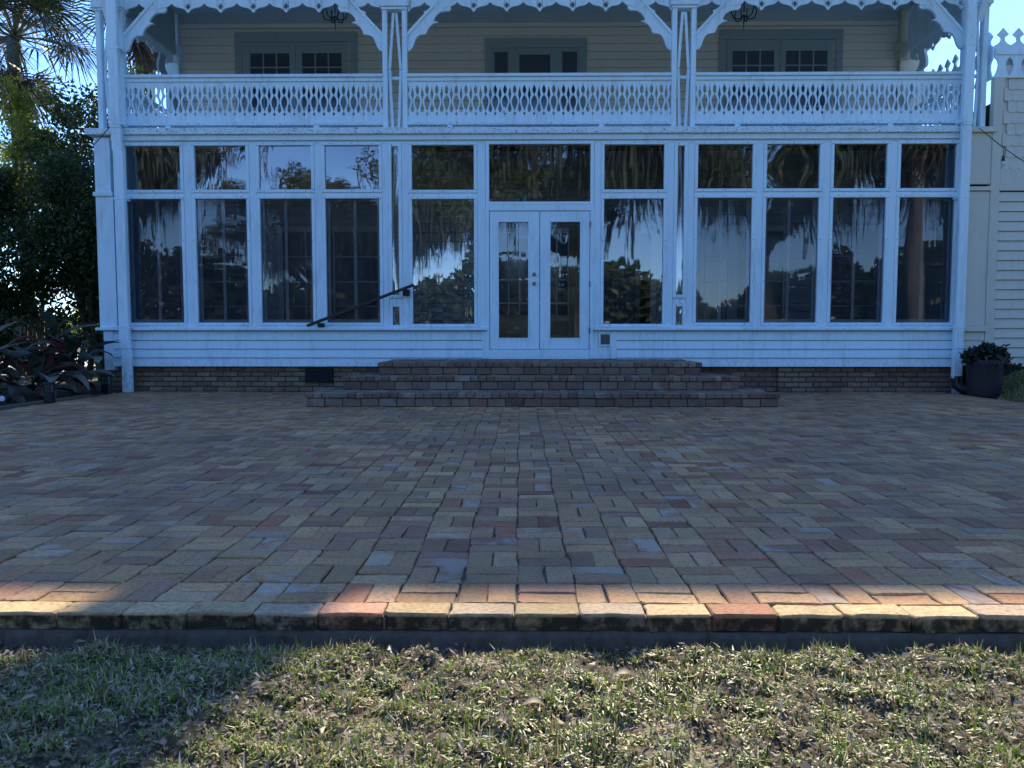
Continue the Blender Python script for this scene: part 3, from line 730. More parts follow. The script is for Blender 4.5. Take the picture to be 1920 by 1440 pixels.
# ---- balcony: upper windows
def upper_window(xa, xb, zt, leaves, rail=True):
    f = MB(); f.box(xa, xb, YI-.05, YI-.015, zt-.17, zt, .004); f.box(xa, xa+.13, YI-.048, YI-.015, 3.98, zt-.171, .004); f.box(xb-.13, xb, YI-.048, YI-.015, 3.98, zt-.171, .004)
    fo = f.build('door_casing', 'teal', house)
    for (a, b, g0, g1, cols, louvre) in leaves:
        ztl = zt-.175
        l_ = MB(); w = (b-a)
        l_.box(a, a+g0, YI-.04, YI-.016, 3.98, ztl, .003); l_.box(b-g0, b, YI-.04, YI-.016, 3.98, ztl, .003); l_.box(a+g0, b-g0, YI-.039, YI-.016, ztl-g1, ztl, .003); l_.box(a+g0, b-g0, YI-.039, YI-.016, 3.98, 4.25, .003)
        lo = l_.build('balcony_door', 'teal', fo)
        g = box('pane', 'darkpane', fo, a+g0, b-g0, YI-.026, YI-.018, 4.25, ztl-g1, .001)
        gw = (w-2*g0)
        for i in range(1, cols): x = a+g0+gw*i/cols; box('muntin', 'teal', fo, x-.012, x+.012, YI-.038, YI-.027, 4.25, ztl-g1, .002)
        if cols > 1:
            for z in np.arange(4.25+.36, ztl-g1-.2, .36): box('muntin', 'teal', fo, a+g0, b-g0, YI-.036, YI-.0272, z-.012, z+.012, .002)
        if louvre:
            s = MB(); z = 4.27
            while z < ztl-g1-.02:
                mt = Matrix.Translation(((a+b)/2, YI-.0265, z)) @ Matrix.Rotation(radians(-30), 4, 'X')
                s.box(-gw/2+.003, gw/2-.003, -.001, .0002, -.012, .012, .0005, mat=mt); z += .030
            tag(s.build('blind_slats', 'blind', fo), kind='stuff')
upper_window(-5.163, -2.954, 6.305, [(-5.0, -4.07, .11, .19, 3, True), (-4.06, -3.13, .11, .19, 3, True)])
upper_window(-.648, 1.172, 6.182, [(-.515, -.21, .035, .06, 1, False), (-.205, .69, .17, .11, 1, False), (.695, 1.04, .04, .06, 1, False)])
upper_window(3.537, 5.742, 6.31, [(3.68, 4.62, .10, .19, 3, False), (4.63, 5.57, .10, .19, 3, False)])
# pilasters at the ends of the upper wall
for xa, xb, mt in ((-6.40, -6.155, 'white'), (6.725, 7.16, 'wing')):
    p = box('wall_pilaster', mt, house, xa, xb, YI-.12, YI+.4, 3.9, 5.75)
    c = MB(); c.box(xa-.03, xb+.03, YI-.15, YI+.42, 5.75, 5.90, .01); c.box(xa-.06, xb+.06, YI-.18, YI+.44, 5.90, 6.04, .01)
    c.build('capital', mt, p)
    box('frieze_block', mt, p, xa, xb, YI-.12, YI+.4, 6.041, 6.62)
box('side_bay', 'white', house, -6.95, -6.16, 15.6, 18, 0, 6.1)
lap(-6.95, -6.41, 4.0, 6.1, 'white', house, y=15.6)
# ceiling, beam, roof
box('balcony_ceiling', 'ceil', house, -6.5, 7.15, YF-.1, YI, 6.62, 6.70)
bm_ = box('balcony_beam', 'white', house, -6.45, 6.95, YF-.02, YF+.16, 5.95, 6.62, .006)
PER = .493
def frieze(xa, xb, phase, y0, y1, name='scalloped_frieze', mat='white', sw=False, ztop=5.98, par=None, zoff=0):
    prof = [(0, 5.700), (.05, 5.712), (.12, 5.732), (.2, 5.752), (.3, 5.768), (.42, 5.777), (.6, 5.783), (.74, 5.793), (.85, 5.808), (.93, 5.826), (1, 5.842)]
    def d(u):
        for (a, p), (b, q) in zip(prof[:-1], prof[1:]):
            if u <= b: return p+(q-p)*(u-a)/(b-a)
        return prof[-1][1]
    rows = []; n = int((xb-xa)/.0085)
    for i in range(n+1):
        x = xa+(xb-xa)*i/n; t = ((x-phase)/PER) % 1.0; u = min(t, 1-t)*2; dx = u*PER/2
        z = d(u)+zoff; hw = .036; zc = 5.795+zoff
        if dx < hw: h = .052*(1-dx/hw); rows.append((x, [(z, zc-h), (zc+h, ztop)]))
        else: rows.append((x, [(z, ztop)]))
    return MB().sawn(rows, y0, y1, horiz=True, sw=sw).build(name, mat, par or house)
tipx = W(412, 20)[0]
frieze(-5.98, -2.10, tipx, YF+.03, YF+.055); frieze(-1.70, 2.24, W(1012, 20)[0], YF+.03, YF+.055); frieze(2.62, 6.57, W(1617, 18)[0], YF+.03, YF+.055)
for xs_, nm in ((-6.22, 'l'), (6.86, 'r')):
    box('side_beam', 'white' if nm == 'r' else 'teal', house, xs_-.06, xs_+.06, YF+.17, YI-.2, 5.86, 6.6, .006)
    frieze(YF+.2, YI-.2, YF+.45, xs_-.012, xs_+.012, 'side_frieze', 'white', sw=True, ztop=5.87, zoff=-.10)
# eave and main roof
box('eave', 'roof', house, -7.0, 7.6, 11.15, 11.75, 6.70, 6.82)
rf = MB(); E0, RY, RZ = 11.1, 15.2, 10.96
pr = [(E0, 6.8), (RY, RZ-.10), (20.5, 6.9), (20.5, 6.75), (E0, 6.7)]
rf.poly(pr, -7.0, 7.7, 'X'); rf.build('roof', 'roof', house, fix=True)
# unseen block added above the roof to cast a shadow across the coping and lawn
shadow_blk = box('shadow_block', 'redbrick', house, 1.72, 2.42, 15.4, 16.1, 9.5, 14.4, .01)
box('shadow_block_cap', 'flash', shadow_blk, 1.28, 2.46, 15.1, 16.3, 12.15, 13.3, .02)  # wide top added out of view to broaden the cast shadow leftwards

# brackets
BR = [(946,380),(925,370),(905,345),(893,310),(880,280),(868,266),(855,258),(830,252),(805,250),(800,238),(790,215),(775,192),(745,170),(710,160),(728,156),(745,150),(738,128),(722,106),(705,92),(690,85),(660,78),(635,80),(622,74),(612,58),(613,25),(620,0),(640,-40),(655,-80),
      (760,-80),(720,0),(740,40),(770,60),(820,82),(812,92),(826,112),(850,135),(885,175),(915,215),(946,237)]
br2 = []
for a, b in BR:
    x, z = W(480+a/4, b/4); br2.append((x-W(716.5, 60)[0], z))
br2b = [(946, 272), (700, 0), (640, -66), (655, -80), (720, 0), (946, 240)]
br2s = [(W(480+a/4, b/4)[0]-W(716.5, 60)[0], W(480+a/4, b/4)[1]) for a, b in br2b]
def bracket(x, s, y=YF+.06, par=None, mat='white'):
    pts = [(x-s*px_ if False else x+s*(-px_)*-1, z) for px_, z in br2]
    b = MB().poly(pts, y-.022, y+.022).build('scroll_bracket', mat, par or house, fix=True)
    MB().poly([(x+s*px_, z) for px_, z in br2s], y-.045, y-.0225).build('brace', mat, b, fix=True)
    return b
for x, s in ((-2.084, 1), (-1.715, -1), (2.249, 1), (2.607, -1), (-6.0, -1), (6.575, 1)): bracket(x, s)
def side_bracket(x, yw, s, mat='teal', zo=0):      # in the YZ plane
    pts = [(yw+s*p_, z+zo) for p_, z in br2]
    return MB().poly(pts, x-.022, x+.022, 'X').build('side_bracket', mat, house, fix=True)
for x in (-6.22, 6.86): side_bracket(x, YF+.17, -1, 'white'); side_bracket(x, YI-.13, 1, 'teal' if x < 0 else 'white', -.3)
# outriggers towards the eave
for x in (-6.18, 6.78):
    MB().poly([(YF-.02, 5.62), (YF-.02, 5.50), (YF-.62, 6.72), (YF-.50, 6.72)], x-.04, x+.04, 'X').build('eave_brace', 'white', house, fix=True)

# double posts with crossed strips
def strip(x0, z0, x1, z1, y, par, w=.020, mat='white'):
    dx, dz = x1-x0, z1-z0; L = sqrt(dx*dx+dz*dz); nx_, nz_ = -dz/L*w, dx/L*w
    MB().poly([(x0-nx_, z0-nz_), (x1-nx_, z1-nz_), (x1+nx_, z1+nz_), (x0+nx_, z0+nz_)], y-.009, y+.009).build('lattice_strip', mat, par, fix=True)
def double_post(xa, xb, pw, pair=True):
    zb, zt = ZY(241)+.002, 5.74
    d = empty('double_post', (0, 0, 0)); d.parent = house
    a = box('post', 'white', d, xa, xa+pw, YF, YF+.11, zb, zt); box('post', 'white', d, xb-pw, xb, YF, YF+.11, zb, zt)
    cp = MB(); cp.box(xa-.035, xb+.035, YF-.045, YF+.16, ZY(12), 5.95, .006); cp.box(xa-.01, xb+.01, YF-.02, YF+.13, 5.725, ZY(12)-.0005, .004)
    cp.build('capital', 'white', d)
    i0, i1, xm = xa+pw, xb-pw, (xa+xb)/2; zm = 4.86
    for s in (-1, 1):
        xe = i0+.03 if s < 0 else i1-.03
        strip(xm+s*.022, 5.69, xe, zm+.01, YF+.05+.004*s, d); strip(xe, zm, xm+s*.045, zb, YF+.05+.004*s, d)
    box('cross_rail', 'white', d, i0, i1, YF+.065, YF+.10, 4.72, 4.77, .003)
for xa, xb, pw in ((-2.084, -1.715, .072), (2.249, 2.607, .072), (-6.40, -5.99, .075), (6.575, 6.93, .075)): double_post(xa, xb, pw)

# balustrade
zb0, zt0 = ZY(229), ZY(149); KP = 4.0
def zpx(y4): return ZY(y4/4.0 + 0.0)
Ahw = [(628, 0), (634, .04), (645, .12), (655, .17), (665, .19), (678, .17), (690, .10), (698, .03), (702, .0), (706, .03), (716, .13), (730, .24), (745, .30), (760, .30), (775, .27), (790, .20), (805, .11), (820, .03), (827, .0), (832, .03), (845, .15), (858, .02), (861, 0)]
Bhw = [(634, 0), (650, .03), (670, .085), (690, .14), (702, .165), (712, .14), (725, .08), (740, .035), (752, .025), (765, .045), (778, .10), (792, .16), (806, .19), (818, .18), (828, .12), (833, .05), (836, 0)]
def interp(tab, y):
    if y <= tab[0][0] or y >= tab[-1][0]: return 0.0
    for (a, p), (b, q) in zip(tab[:-1], tab[1:]):
        if y <= b: return p+(q-p)*(y-a)/(b-a)
    return 0.0
ysamp = sorted(set([596, 912] + [a for a, _ in Ahw] + [a for a, _ in Bhw]))
def baluster_mesh(P):
    b = MB(); prev = None; rows = []
    for y4 in ysamp:
        z = zpx(y4); A = interp(Ahw, y4)*P; B = interp(Bhw, y4)*P; e = P/2-.0007
        rows.append((z, [(-e+A, -B), (B, e-A)]))
    b.sawn(rows, -.010, .010); me = b.mesh('baluster', fix=True); me.materials.append(M['white']); return me
def balustrade(xa, xb, n, ph=0):
    d = empty('balustrade', (0, 0, 0)); d.parent = house
    P = (xb-xa)/n; me = baluster_mesh(P)
    for i in range(n):
        o = link('baluster', me, d); o.location = (xa+(i+.5)*P, YF+.05+R.uniform(-.002, .002), R.uniform(-.002, .002))
    box('handrail_cap', 'white', d, xa, xb, YF-.01, YF+.11, ZY(143)+.001, ZY(137), .006)
    box('top_board', 'white', d, xa, xb, YF+.018, YF+.039, ZY(150), ZY(143.2), .003)
    box('bottom_rail', 'ledge', d, xa, xb, YF+.005, YF+.10, ZY(233), ZY(227.5), .004)
    for x in (xa+.6, (xa+xb)/2+.9): box('rail_block', 'white', d, x, x+.08, YF+.01, YF+.07, ZY(241)+.001, ZY(233)-.001, .003)
balustrade(-5.99, -2.084, 26); balustrade(-1.715, 2.249, 27); balustrade(2.607, 6.575, 27)
for xs_ in (-6.22, 6.80):
    d = empty('side_balustrade', (0, 0, 0)); d.parent = house; n = 15; P = .15; me = baluster_mesh(P)
    for i in range(n):
        o = link('baluster', me, d); o.location = (xs_, YF+.2+(i+.5)*P, 0); o.rotation_euler = (0, 0, pi/2)
    box('handrail_cap', 'white', d, xs_-.05, xs_+.05, YF+.13, YI-.05, ZY(143)+.001, ZY(137), .005)
    box('bottom_rail', 'white', d, xs_-.04, xs_+.04, YF+.13, YI-.05, ZY(233), ZY(227.5), .004)

# downspouts
def downspout(xt, xb_, w, zb_, y=YF-.14):
    b = MB(); n = 6
    segs = [(5.95, 3.95), (3.95, 3.62), (3.62, .66), (.66, zb_)]
    e = 0
    for z1, z0 in segs:
        f = lambda z: xt + (xb_-xt)*(5.95-z)/5.95
        e = .0025 if e == 0 else 0
        xm = (f(z1)+f(z0))/2
        b.box(xm-w/2-e, xm+w/2+e, y-.04-e, y+.04+e, z0, z1+.01*e/.0025, .010)
    o = b.build('downspout', 'white', house)
    for z in (5.1, 4.0, 2.9, .98):
        box('strap', 'white', o, (xt+xb_)/2-w/2-.012, (xt+xb_)/2+w/2+.012, y-.046, y+.15, z, z+.025, .002)
    return o
downspout(-6.06, -5.99, .145, .0, YF-.17); downspout(6.56, 6.545, .135, .22, YF-.17)
bt = MB().tube([(6.55, YF-.17, .26), (6.56, YF-.18, .12), (6.60, YF-.28, .06), (6.68, YF-.50, .05)], [.075, .08, .075, .07], 12)
bt.build('downspout_boot', 'black', house)
# lantern and chandeliers
def lantern(x, y, z, lab):
    o = empty('hanging_lantern', (x, y, z), lab, 'lantern')
    MB().tube([(0, 0, .10), (0, 0, .55)], .008, 6).build('rod', 'black', o)
    b = MB(); b.lathe([(.03, .14), (.05, .11), (.10, .06), (.11, .05)], n=8); b.lathe([(.02, -.24), (.07, -.20), (.07, -.18)], n=8)
    for k in range(8): t = 2*pi*k/8; b.tube([(.10*cos(t), .10*sin(t), .05), (.07*cos(t), .07*sin(t), -.19)], .006, 4)
    b.build('cage', 'black', o)
    MB().lathe([(.0, -.12), (.03, -.10), (.035, -.02), (.0, .03)], n=10).build('bulb', 'bulbglass', o)
lx, lz = W(1007, 345, 12.9); lantern(lx, 12.9, lz, 'small black lantern hanging behind the transom glass above the double doors')
qx0, qz1 = W(988, 361, 12.5); qx1, qz0 = W(1023, 374, 12.5)
pq = frame('plaque', qx0+.012, qx1-.012, qz0+.012, qz1-.012, .014, 12.49, 12.51, 'black', None); tag(pq, 'small dark framed plaque behind the transom glass over the double doors', 'plaque')
box('face', 'curtain', pq, qx0+.010, qx1-.010, 12.501, 12.508, qz0+.010, qz1-.010, .001)
def chandelier(px_, py_, lab):
    x, z = W(px_, py_, 13.0); o = empty('porch_chandelier', (x, 13.0, z), lab, 'ceiling light', 'wrought iron lights on the balcony ceiling')
    MB().tube([(0, 0, 0), (0, 0, 6.62-z)], .010, 6).build('rod', 'black', o)
    for k in range(6):
        t = 2*pi*k/6; c, s_ = cos(t), sin(t)
        MB().tube([(0, 0, -.05), (.08*c, .08*s_, -.12), (.17*c, .17*s_, -.10), (.21*c, .21*s_, .0), (.18*c, .18*s_, .08), (.20*c, .20*s_, .12)], .010, 5).build('arm', 'black', o)
    MB().tube([(0, 0, -.1), (0, 0, -.30)], [.012, .004], 6).build('finial', 'black', o)
chandelier(628, 24, 'dark wrought iron chandelier under the balcony ceiling above the left balcony doors')
chandelier(1395, 22, 'dark round iron light under the balcony ceiling beside the right hand double post')
# handrail
hr = empty('handrail', (0, 0, 0), 'black metal handrail slanting up across the porch wall left of the steps', 'handrail')
p0 = W(576, 611, 11.6); p1 = W(776, 534, 11.6)
b = MB(); d_ = Vector((p1[0]-p0[0], 0, p1[1]-p0[1])); L_ = d_.length; ang = math.atan2(d_.z, d_.x)
mt = Matrix.Translation((p0[0], 11.6, p0[1])) @ Matrix.Rotation(-ang, 4, 'Y'); b.box(0, L_, -.022, .022, -.022, .022, .005, mat=mt); b.build('rail', 'black', hr)
for px_, py_, tz in ((602, 612, None), (762, 549, None)):
    x, z = W(px_, py_, 11.74); bb = MB().box(x-.05, x+.05, 11.725, 11.765, z-.05, z+.05, .004).build('wall_plate', 'black', hr)
    MB().tube([(x, 11.73, z), (x, 11.66, z), (x, 11.61, z+.03)], .014, 8).build('arm', 'black', bb)

# ================================================================== SIDE WING (right)
YW = 11.78
wing = empty('side_wing', (7, YW, 0), 'pale side wing with lap siding, fish scale shingles and pointed finials at the right edge', 'building')
def WP(o): o.location = Vector(o.location) - Vector(wing.location); return o
cx0, cx1 = 6.66, 7.06
parts = []
def wbox(name, mat, *a, c=.004, par=None): o = MB().box(*a, c=c).build(name, mat, par or wing); (WP(o) if par is None else None); return o
wbox('core', 'dark_fill', 7.05, 11, YW+.02, 16.0, -.1, 4.35)  # near-black behind the wing siding, painted shade for the lap lines
wbox('wall_panel', 'wing', cx0, cx1-.05, YW-.03, YW+.05, 3.13, ZY(253)); wbox('wall_panel', 'wing', cx0, cx1-.05, YW-.03, YW+.05, 1.02, 3.02)
wbox('trim_strip', 'wing', cx0, cx1-.02, YW-.06, YW+.05, 3.03, 3.09); wbox('ledge', 'wing', cx0, cx1-.01, YW-.08, YW+.05, ZY(253)+.002, ZY(243))
wbox('sill', 'wing', cx0, cx1-.05, YW-.09, YW+.05, .93, 1.018)
wbox('corner_board', 'wing', cx1-.049, cx1+.085, YW-.045, YW+.06, .44, ZY(148))
for i in range(4):
    b = MB(); z = .42+i*.127; b.add([(cx0, YW-.05, z), (cx1-.06, YW-.05, z), (cx1-.06, YW-.03, z+.135), (cx0, YW-.03, z+.135), (cx0, YW+.02, z), (cx1-.06, YW+.02, z), (cx1-.06, YW+.02, z+.135), (cx0, YW+.02, z+.135)], [(0,1,2,3), (5,4,7,6), (4,5,1,0), (3,2,6,7), (4,0,3,7), (1,5,6,2)], .1*i+.1)
    WP(b.build('siding_board', 'wing', wing))
n = 18; z0, z1 = .40, ZY(362); h = (z1-z0)/n
for i in range(n):
    za = z0+i*h; zb = za+h-.007; b = MB(); x0_, x1_ = cx1+.086, 10.9
    b.add([(x0_, YW-.034, za), (x1_, YW-.034, za), (x1_, YW-.010, zb), (x0_, YW-.010, zb), (x0_, YW+.018, za), (x1_, YW+.018, za), (x1_, YW+.018, zb), (x0_, YW+.018, zb)], [(0,1,2,3), (5,4,7,6), (4,5,1,0), (3,2,6,7), (4,0,3,7), (1,5,6,2)], R.random())
    WP(b.build('siding_board', 'wing', wing))
wbox('band_board', 'wing', cx1+.086, 10.9, YW-.04, YW+.02, z1+.012, ZY(320))
# fish-scale shingle courses: pointed notch cut shingles
sw_, sh_ = .125, .165; zs = ZY(320); row = 0
sm = []
for v_ in range(4):
    rows = [(0, [(-.5*sw_+.004, .5*sw_-.004)])]
    pts = [(-.5*sw_+.001, sh_+.03), (-.5*sw_+.0003, .018), (-.42*sw_, .008), (-.28*sw_, 0), (.28*sw_, 0), (.42*sw_, .008), (.5*sw_-.0003, .018), (.5*sw_-.001, sh_+.03)]
    b = MB().poly(pts, -.012+.001*v_, .006); me = b.mesh('shingle', fix=True); me.materials.append(M['wing']); sm.append(me)
while zs + row*sh_ < ZY(150):
    x = cx1+.17 + (sw_/2 if row % 2 else 0)
    while x < 9.5:
        o = link('shingle', sm[R.randrange(4)], wing); o.location = (x, YW-.020, zs+row*sh_); o.rotation_euler = (radians(-4.0), 0, 0); WP(o); x += sw_
    row += 1
wbox('shingle_backing', 'wing', cx1+.086, 10.9, YW-.002, YW+.018, ZY(320)+.001, ZY(150))
# parapet with sawn boards and finials
zp0, zp1 = ZY(152), ZY(62, YW)
def finial_rows():
    P = .225; zz = lambda py: ZY(py)
    return [(zz(152), [(-P/2, P/2)]), (zz(149), [(-P/2, P/2)]), (zz(146), [(-P/2+.02, P/2-.02)]), (zz(138), [(-P/2+.045, P/2-.045)]), (zz(128), [(-P/2+.06, P/2-.06)]), (zz(120), [(-P/2+.045, P/2-.045)]), (zz(114), [(-P/2+.002, P/2-.002)]),
            (zz(92), [(-P/2+.001, P/2-.001)]), (zz(90), [(-.085, .085)]), (zz(87), [(-.05, .05)]), (zz(83), [(-.028, .028)]), (zz(78), [(-.026, .026)]), (zz(76), [(-.045, .045)]), (zz(72), [(-.085, .085)]), (zz(66), [(-.042, .042)]), (zz(60), [(-.002, .002)])]
fm = MB().sawn(finial_rows(), -.012, .012).mesh('finial_board', fix=True); fm.materials.append(M['white'])
x = 7.06
for i in range(14):
    o = link('finial_board', fm, wing); o.location = (7.10+i*.226, YW-.04, 0); WP(o)
for i in range(9):
    o = link('finial_board', fm, wing); o.location = (7.0, YW+.12+i*.226, 0); o.rotation_euler = (0, 0, pi/2); WP(o)
wbox('parapet_rail', 'white', 7.0, 10.9, YW-.07, YW-.053, ZY(110), ZY(100))
wbox('parapet_backing', 'teal', 7.2, 10.9, YW+.0, YW+.06, ZY(152)+.02, ZY(98))

# ================================================================== SMALL THINGS
# string light cables
def cable(pts, name, lab, bulbs=()):
    o = empty(name, pts[0], lab, 'string lights'); off = Vector(pts[0])
    q = [Vector(p)-off for p in pts]; MB().tube(q, .0065, 6).build('cable', 'wire', o)
    for p in bulbs:
        p = Vector(p)-off; bl = MB().tube([p, p+Vector((0, 0, -.10))], .005, 5); bl.tube([p+Vector((0, 0, -.08)), p+Vector((0, 0, -.16))], [.014, .024], 8)
        s = bl.build('socket', 'wire', o); g = MB(); g.lathe([(.018, 0), (.027, -.025), (.026, -.05), (.012, -.075), (0.002, -.08)], tuple(p+Vector((0, 0, -.155))), 10); g.build('bulb', 'bulbglass', s, smooth=True)
a0 = W(1836, 240, 11.6); pr_ = []
for k in range(13):
    t = k/12; px_ = 1836+(1960-1836)*t; py_ = 240+(325-240)*t+10*sin(pi*t)*.6
    Yk = 11.6-.6*t; c = W(px_, py_, Yk); pr_.append((c[0], Yk, c[1]))
mid = W(1882, 281, 11.38); cable(pr_, 'string_light', 'black string light cable with one bulb, sloping right from the corner post', [(mid[0], 11.38, mid[1]-.0)])
q0 = W(206, 238, 11.62); q1 = W(176, 272, 11.66)
cable([(q0[0], 11.62, q0[1]), ((q0[0]+q1[0])/2-.01, 11.64, (q0[1]+q1[1])/2-.01), (q1[0], 11.66, q1[1]), (q1[0]-1.2, 12.6, q1[1]-.9)], 'string_light', 'short black cable running down from the ledge at the left corner of the porch')
bx, bz = W(945, 207, 11.7); g = MB(); g.lathe([(.012, .05), (.03, .02), (.033, 0), (.02, -.03), (.001, -.045)], (0, 0, 0), 12)
o = g.build('glass_bulb', 'lamplens', smooth=True); o.location = (bx, 11.72, bz); tag(o, 'small white glass bulb hanging in front of the middle balcony railing', 'bulb')

# fan palm
def fan_frond(seed, L=.75, nseg=26, stem=.9):
    rr = random.Random(seed); V = []; Fc = []
    spread = radians(rr.uniform(230, 290)); st = MB()
    st.tube([(0, 0, 0), (stem*.5, 0, .05), (stem, 0, 0)], [.022, .016, .010], 5)
    quads = []
    for k in range(nseg):
        a = -spread/2+spread*k/(nseg-1); l = L*(1-.35*abs(a)/(spread/2))*rr.uniform(.9, 1.1)
        d = Vector((cos(a), sin(a), 0)); w = Vector((-sin(a), cos(a), 0)); c = Vector((stem, 0, 0))
        fold = .25*abs(sin(a))
        p1 = c+d*l*.5+Vector((0, 0, -.02*l+fold*.1)); p2 = c+d*l+Vector((0, 0, -l*rr.uniform(.15, .55)))
        hw = .006+.34*l*.5*spread/nseg*.5
        quads.append([c-w*.006, p1-w*hw, p1+w*hw, c+w*.006]); quads.append([p1-w*hw, p2-w*.003, p2+w*.003, p1+w*hw])
    return st, quads
def palm(name, loc, trunk_h, r, crown_r, n, lab, dead=14, cat='palm tree', seed=3, boots=True):
    o = empty(name, loc, lab, cat); rr = random.Random(seed)
    pts = [(0.0, 0, -.2)] + [(.06*sin(k*.8), .04*cos(k), trunk_h*k/6) for k in range(1, 7)]
    MB().tube(pts, [r*1.15, r*1.05, r, r, r, r*1.05, r*1.1], 14).build('trunk', 'ptrunk', o, smooth=True)
    for kind, cnt in (('palm', n), ('deadpalm', dead)):
        for k in range(cnt):
            st, q = fan_frond(rr.random(), crown_r*.55, 24, crown_r*.5)
            az = k*2.399+rr.uniform(-.3, .3); el = radians(rr.uniform(-30, 75)) if kind == 'palm' else radians(rr.uniform(-82, -50))
            mt = Matrix.Translation((0, 0, trunk_h)) @ Matrix.Rotation(az, 4, 'Z') @ Matrix.Rotation(-el, 4, 'Y') @ Matrix.Rotation(rr.uniform(-.6, .6), 4, 'X')
            b = MB()
            for qd in q: b.add([mt @ v for v in qd], [(0, 1, 2, 3)], rr.uniform(.01, .99))
            f = b.build('frond' if kind == 'palm' else 'dead_frond', kind, o)
            s = MB(); s.v = [tuple(mt @ Vector(v)) for v in st.v]; s.f = st.f; s.r = st.r; s.build('stem', 'frond_stem', f)
    return o
pz = lambda px_, py_, Y: W(px_, py_, Y)
x, z = pz(28, 70, 17); palm('palm_tree', (x, 17, 0), z, .13, 2.1, 46, dead=7, lab='cabbage palm rising above the hedge in the top left corner', seed=5)
x, z = pz(283, 5, 18.5); palm('palm_tree', (x-.15, 18.5, 0), z, .20, 1.8, 16, 'palm with hanging dead fronds seen between the left balcony posts', dead=13, seed=9)
palm('palm_tree', (11.0, 1.9, 0), 7.5, .17, 2.4, 26, 'palm on the lawn whose pale trunk is mirrored in the right windows', seed=12)

# shrubs / hedge on the left
def shrub(name, center, radii, n_cl, cl_r, n_leaf, L, Wd, mat, lab, cat, stems=5, zmin=.15, seed=1, shell=.35, sil=None):
    o = empty(name, (center[0], center[1], 0), lab, cat); rr = random.Random(seed)
    P, idx, C = clumps((0, 0, center[2]), radii, n_cl, cl_r, n_leaf, shell=shell, zmin=zmin)
    Q = leaf_quads(P, L, Wd, up=.1); r = rng.uniform(.01, .99, len(P)); r = np.concatenate([r, r])
    quads_obj('foliage', Q, mat, r, o)
    b = MB()
    for k in range(stems):
        c = C[rr.randrange(len(C))]; c2 = C[rr.randrange(len(C))]
        b.tube([(rr.uniform(-.3, .3), rr.uniform(-.3, .3), -.05), (c[0]*.35, c[1]*.35, center[2]*.5), tuple(c)], [.05, .035, .012], 6)
        b.tube([(c[0]*.35, c[1]*.35, center[2]*.5), tuple(c2)], [.03, .008], 5)
    b.build('stems', 'bark', o)
    return o
shrub('hedge_shrub', (-7.75, 13.9, 2.3), (1.15, 1.0, 2.1), 60, .5, 24000, .085, .05, 'hedge', 'tall dark green shrub pressed against the left corner of the porch', 'shrub', 9, seed=2)
shrub('hedge_shrub', (-9.5, 13.3, 2.2), (1.25, 1.1, 2.1), 60, .5, 24000, .085, .05, 'hedge', 'dark leafy shrub at the left edge below the palm crown', 'shrub', 8, seed=3)
shrub('hedge_shrub', (-8.55, 15.6, 3.9), (1.2, .9, 2.75), 70, .5, 20000, .09, .05, 'hedge', 'dark shrub top beside the outer left balcony post', 'shrub', 7, seed=8)
shrub('citrus_tree', (-10.2, 16.0, 4.6), (1.1, .9, 1.45), 46, .38, 6500, .10, .055, 'citrus', 'sunlit yellow green bushy tree in front of the palm trunk', 'tree', 10, zmin=2.4, seed=4)
shrub('background_shrub', (-10.2, 21, 1.3), (2.2, 1.2, 1.3), 40, .5, 6000, .11, .07, 'citrus', 'bright green bush in full sun seen under the dark shrubs', 'shrub', 5, seed=6)
shrub('background_shrub', (-15.0, 19, 2.0), (2.4, 1.2, 2.0), 40, .6, 6000, .12, .07, 'citrus', 'sunlit bush beyond the drive at the far left edge', 'shrub', 5, seed=7)
# wispy bare tree by the post
wt = empty('bare_tree', (-11.0, 22, 0), 'thin leafless tree against the sky left of the balcony', 'tree'); b = MB(); rr = random.Random(4)
b.tube([(0, 0, 0), (.1, 0, 3), (.3, 0, 7.4)], [.09, .06, .01], 6); b.build('trunk', 'bark', wt); b = MB()
for k in range(110):
    z = rr.uniform(2.5, 7.2); a = rr.uniform(0, 6.28); l = (7.9-z)*.42*rr.uniform(.5, 1.1); x = .3*(z/7.4)
    e = Vector((x+cos(a)*l, sin(a)*l, z+l*.8)); b.tube([(x, 0, z), tuple(e)], [.014, .004], 4)
    for q in range(4): t = rr.uniform(.3, 1); s = Vector((x, 0, z)).lerp(e, t); b.tube([tuple(s), tuple(s+Vector((rr.uniform(-.3, .3), rr.uniform(-.3, .3), rr.uniform(.05, .35))))], [.006, .002], 3)
b.build('twigs', 'bark', wt)

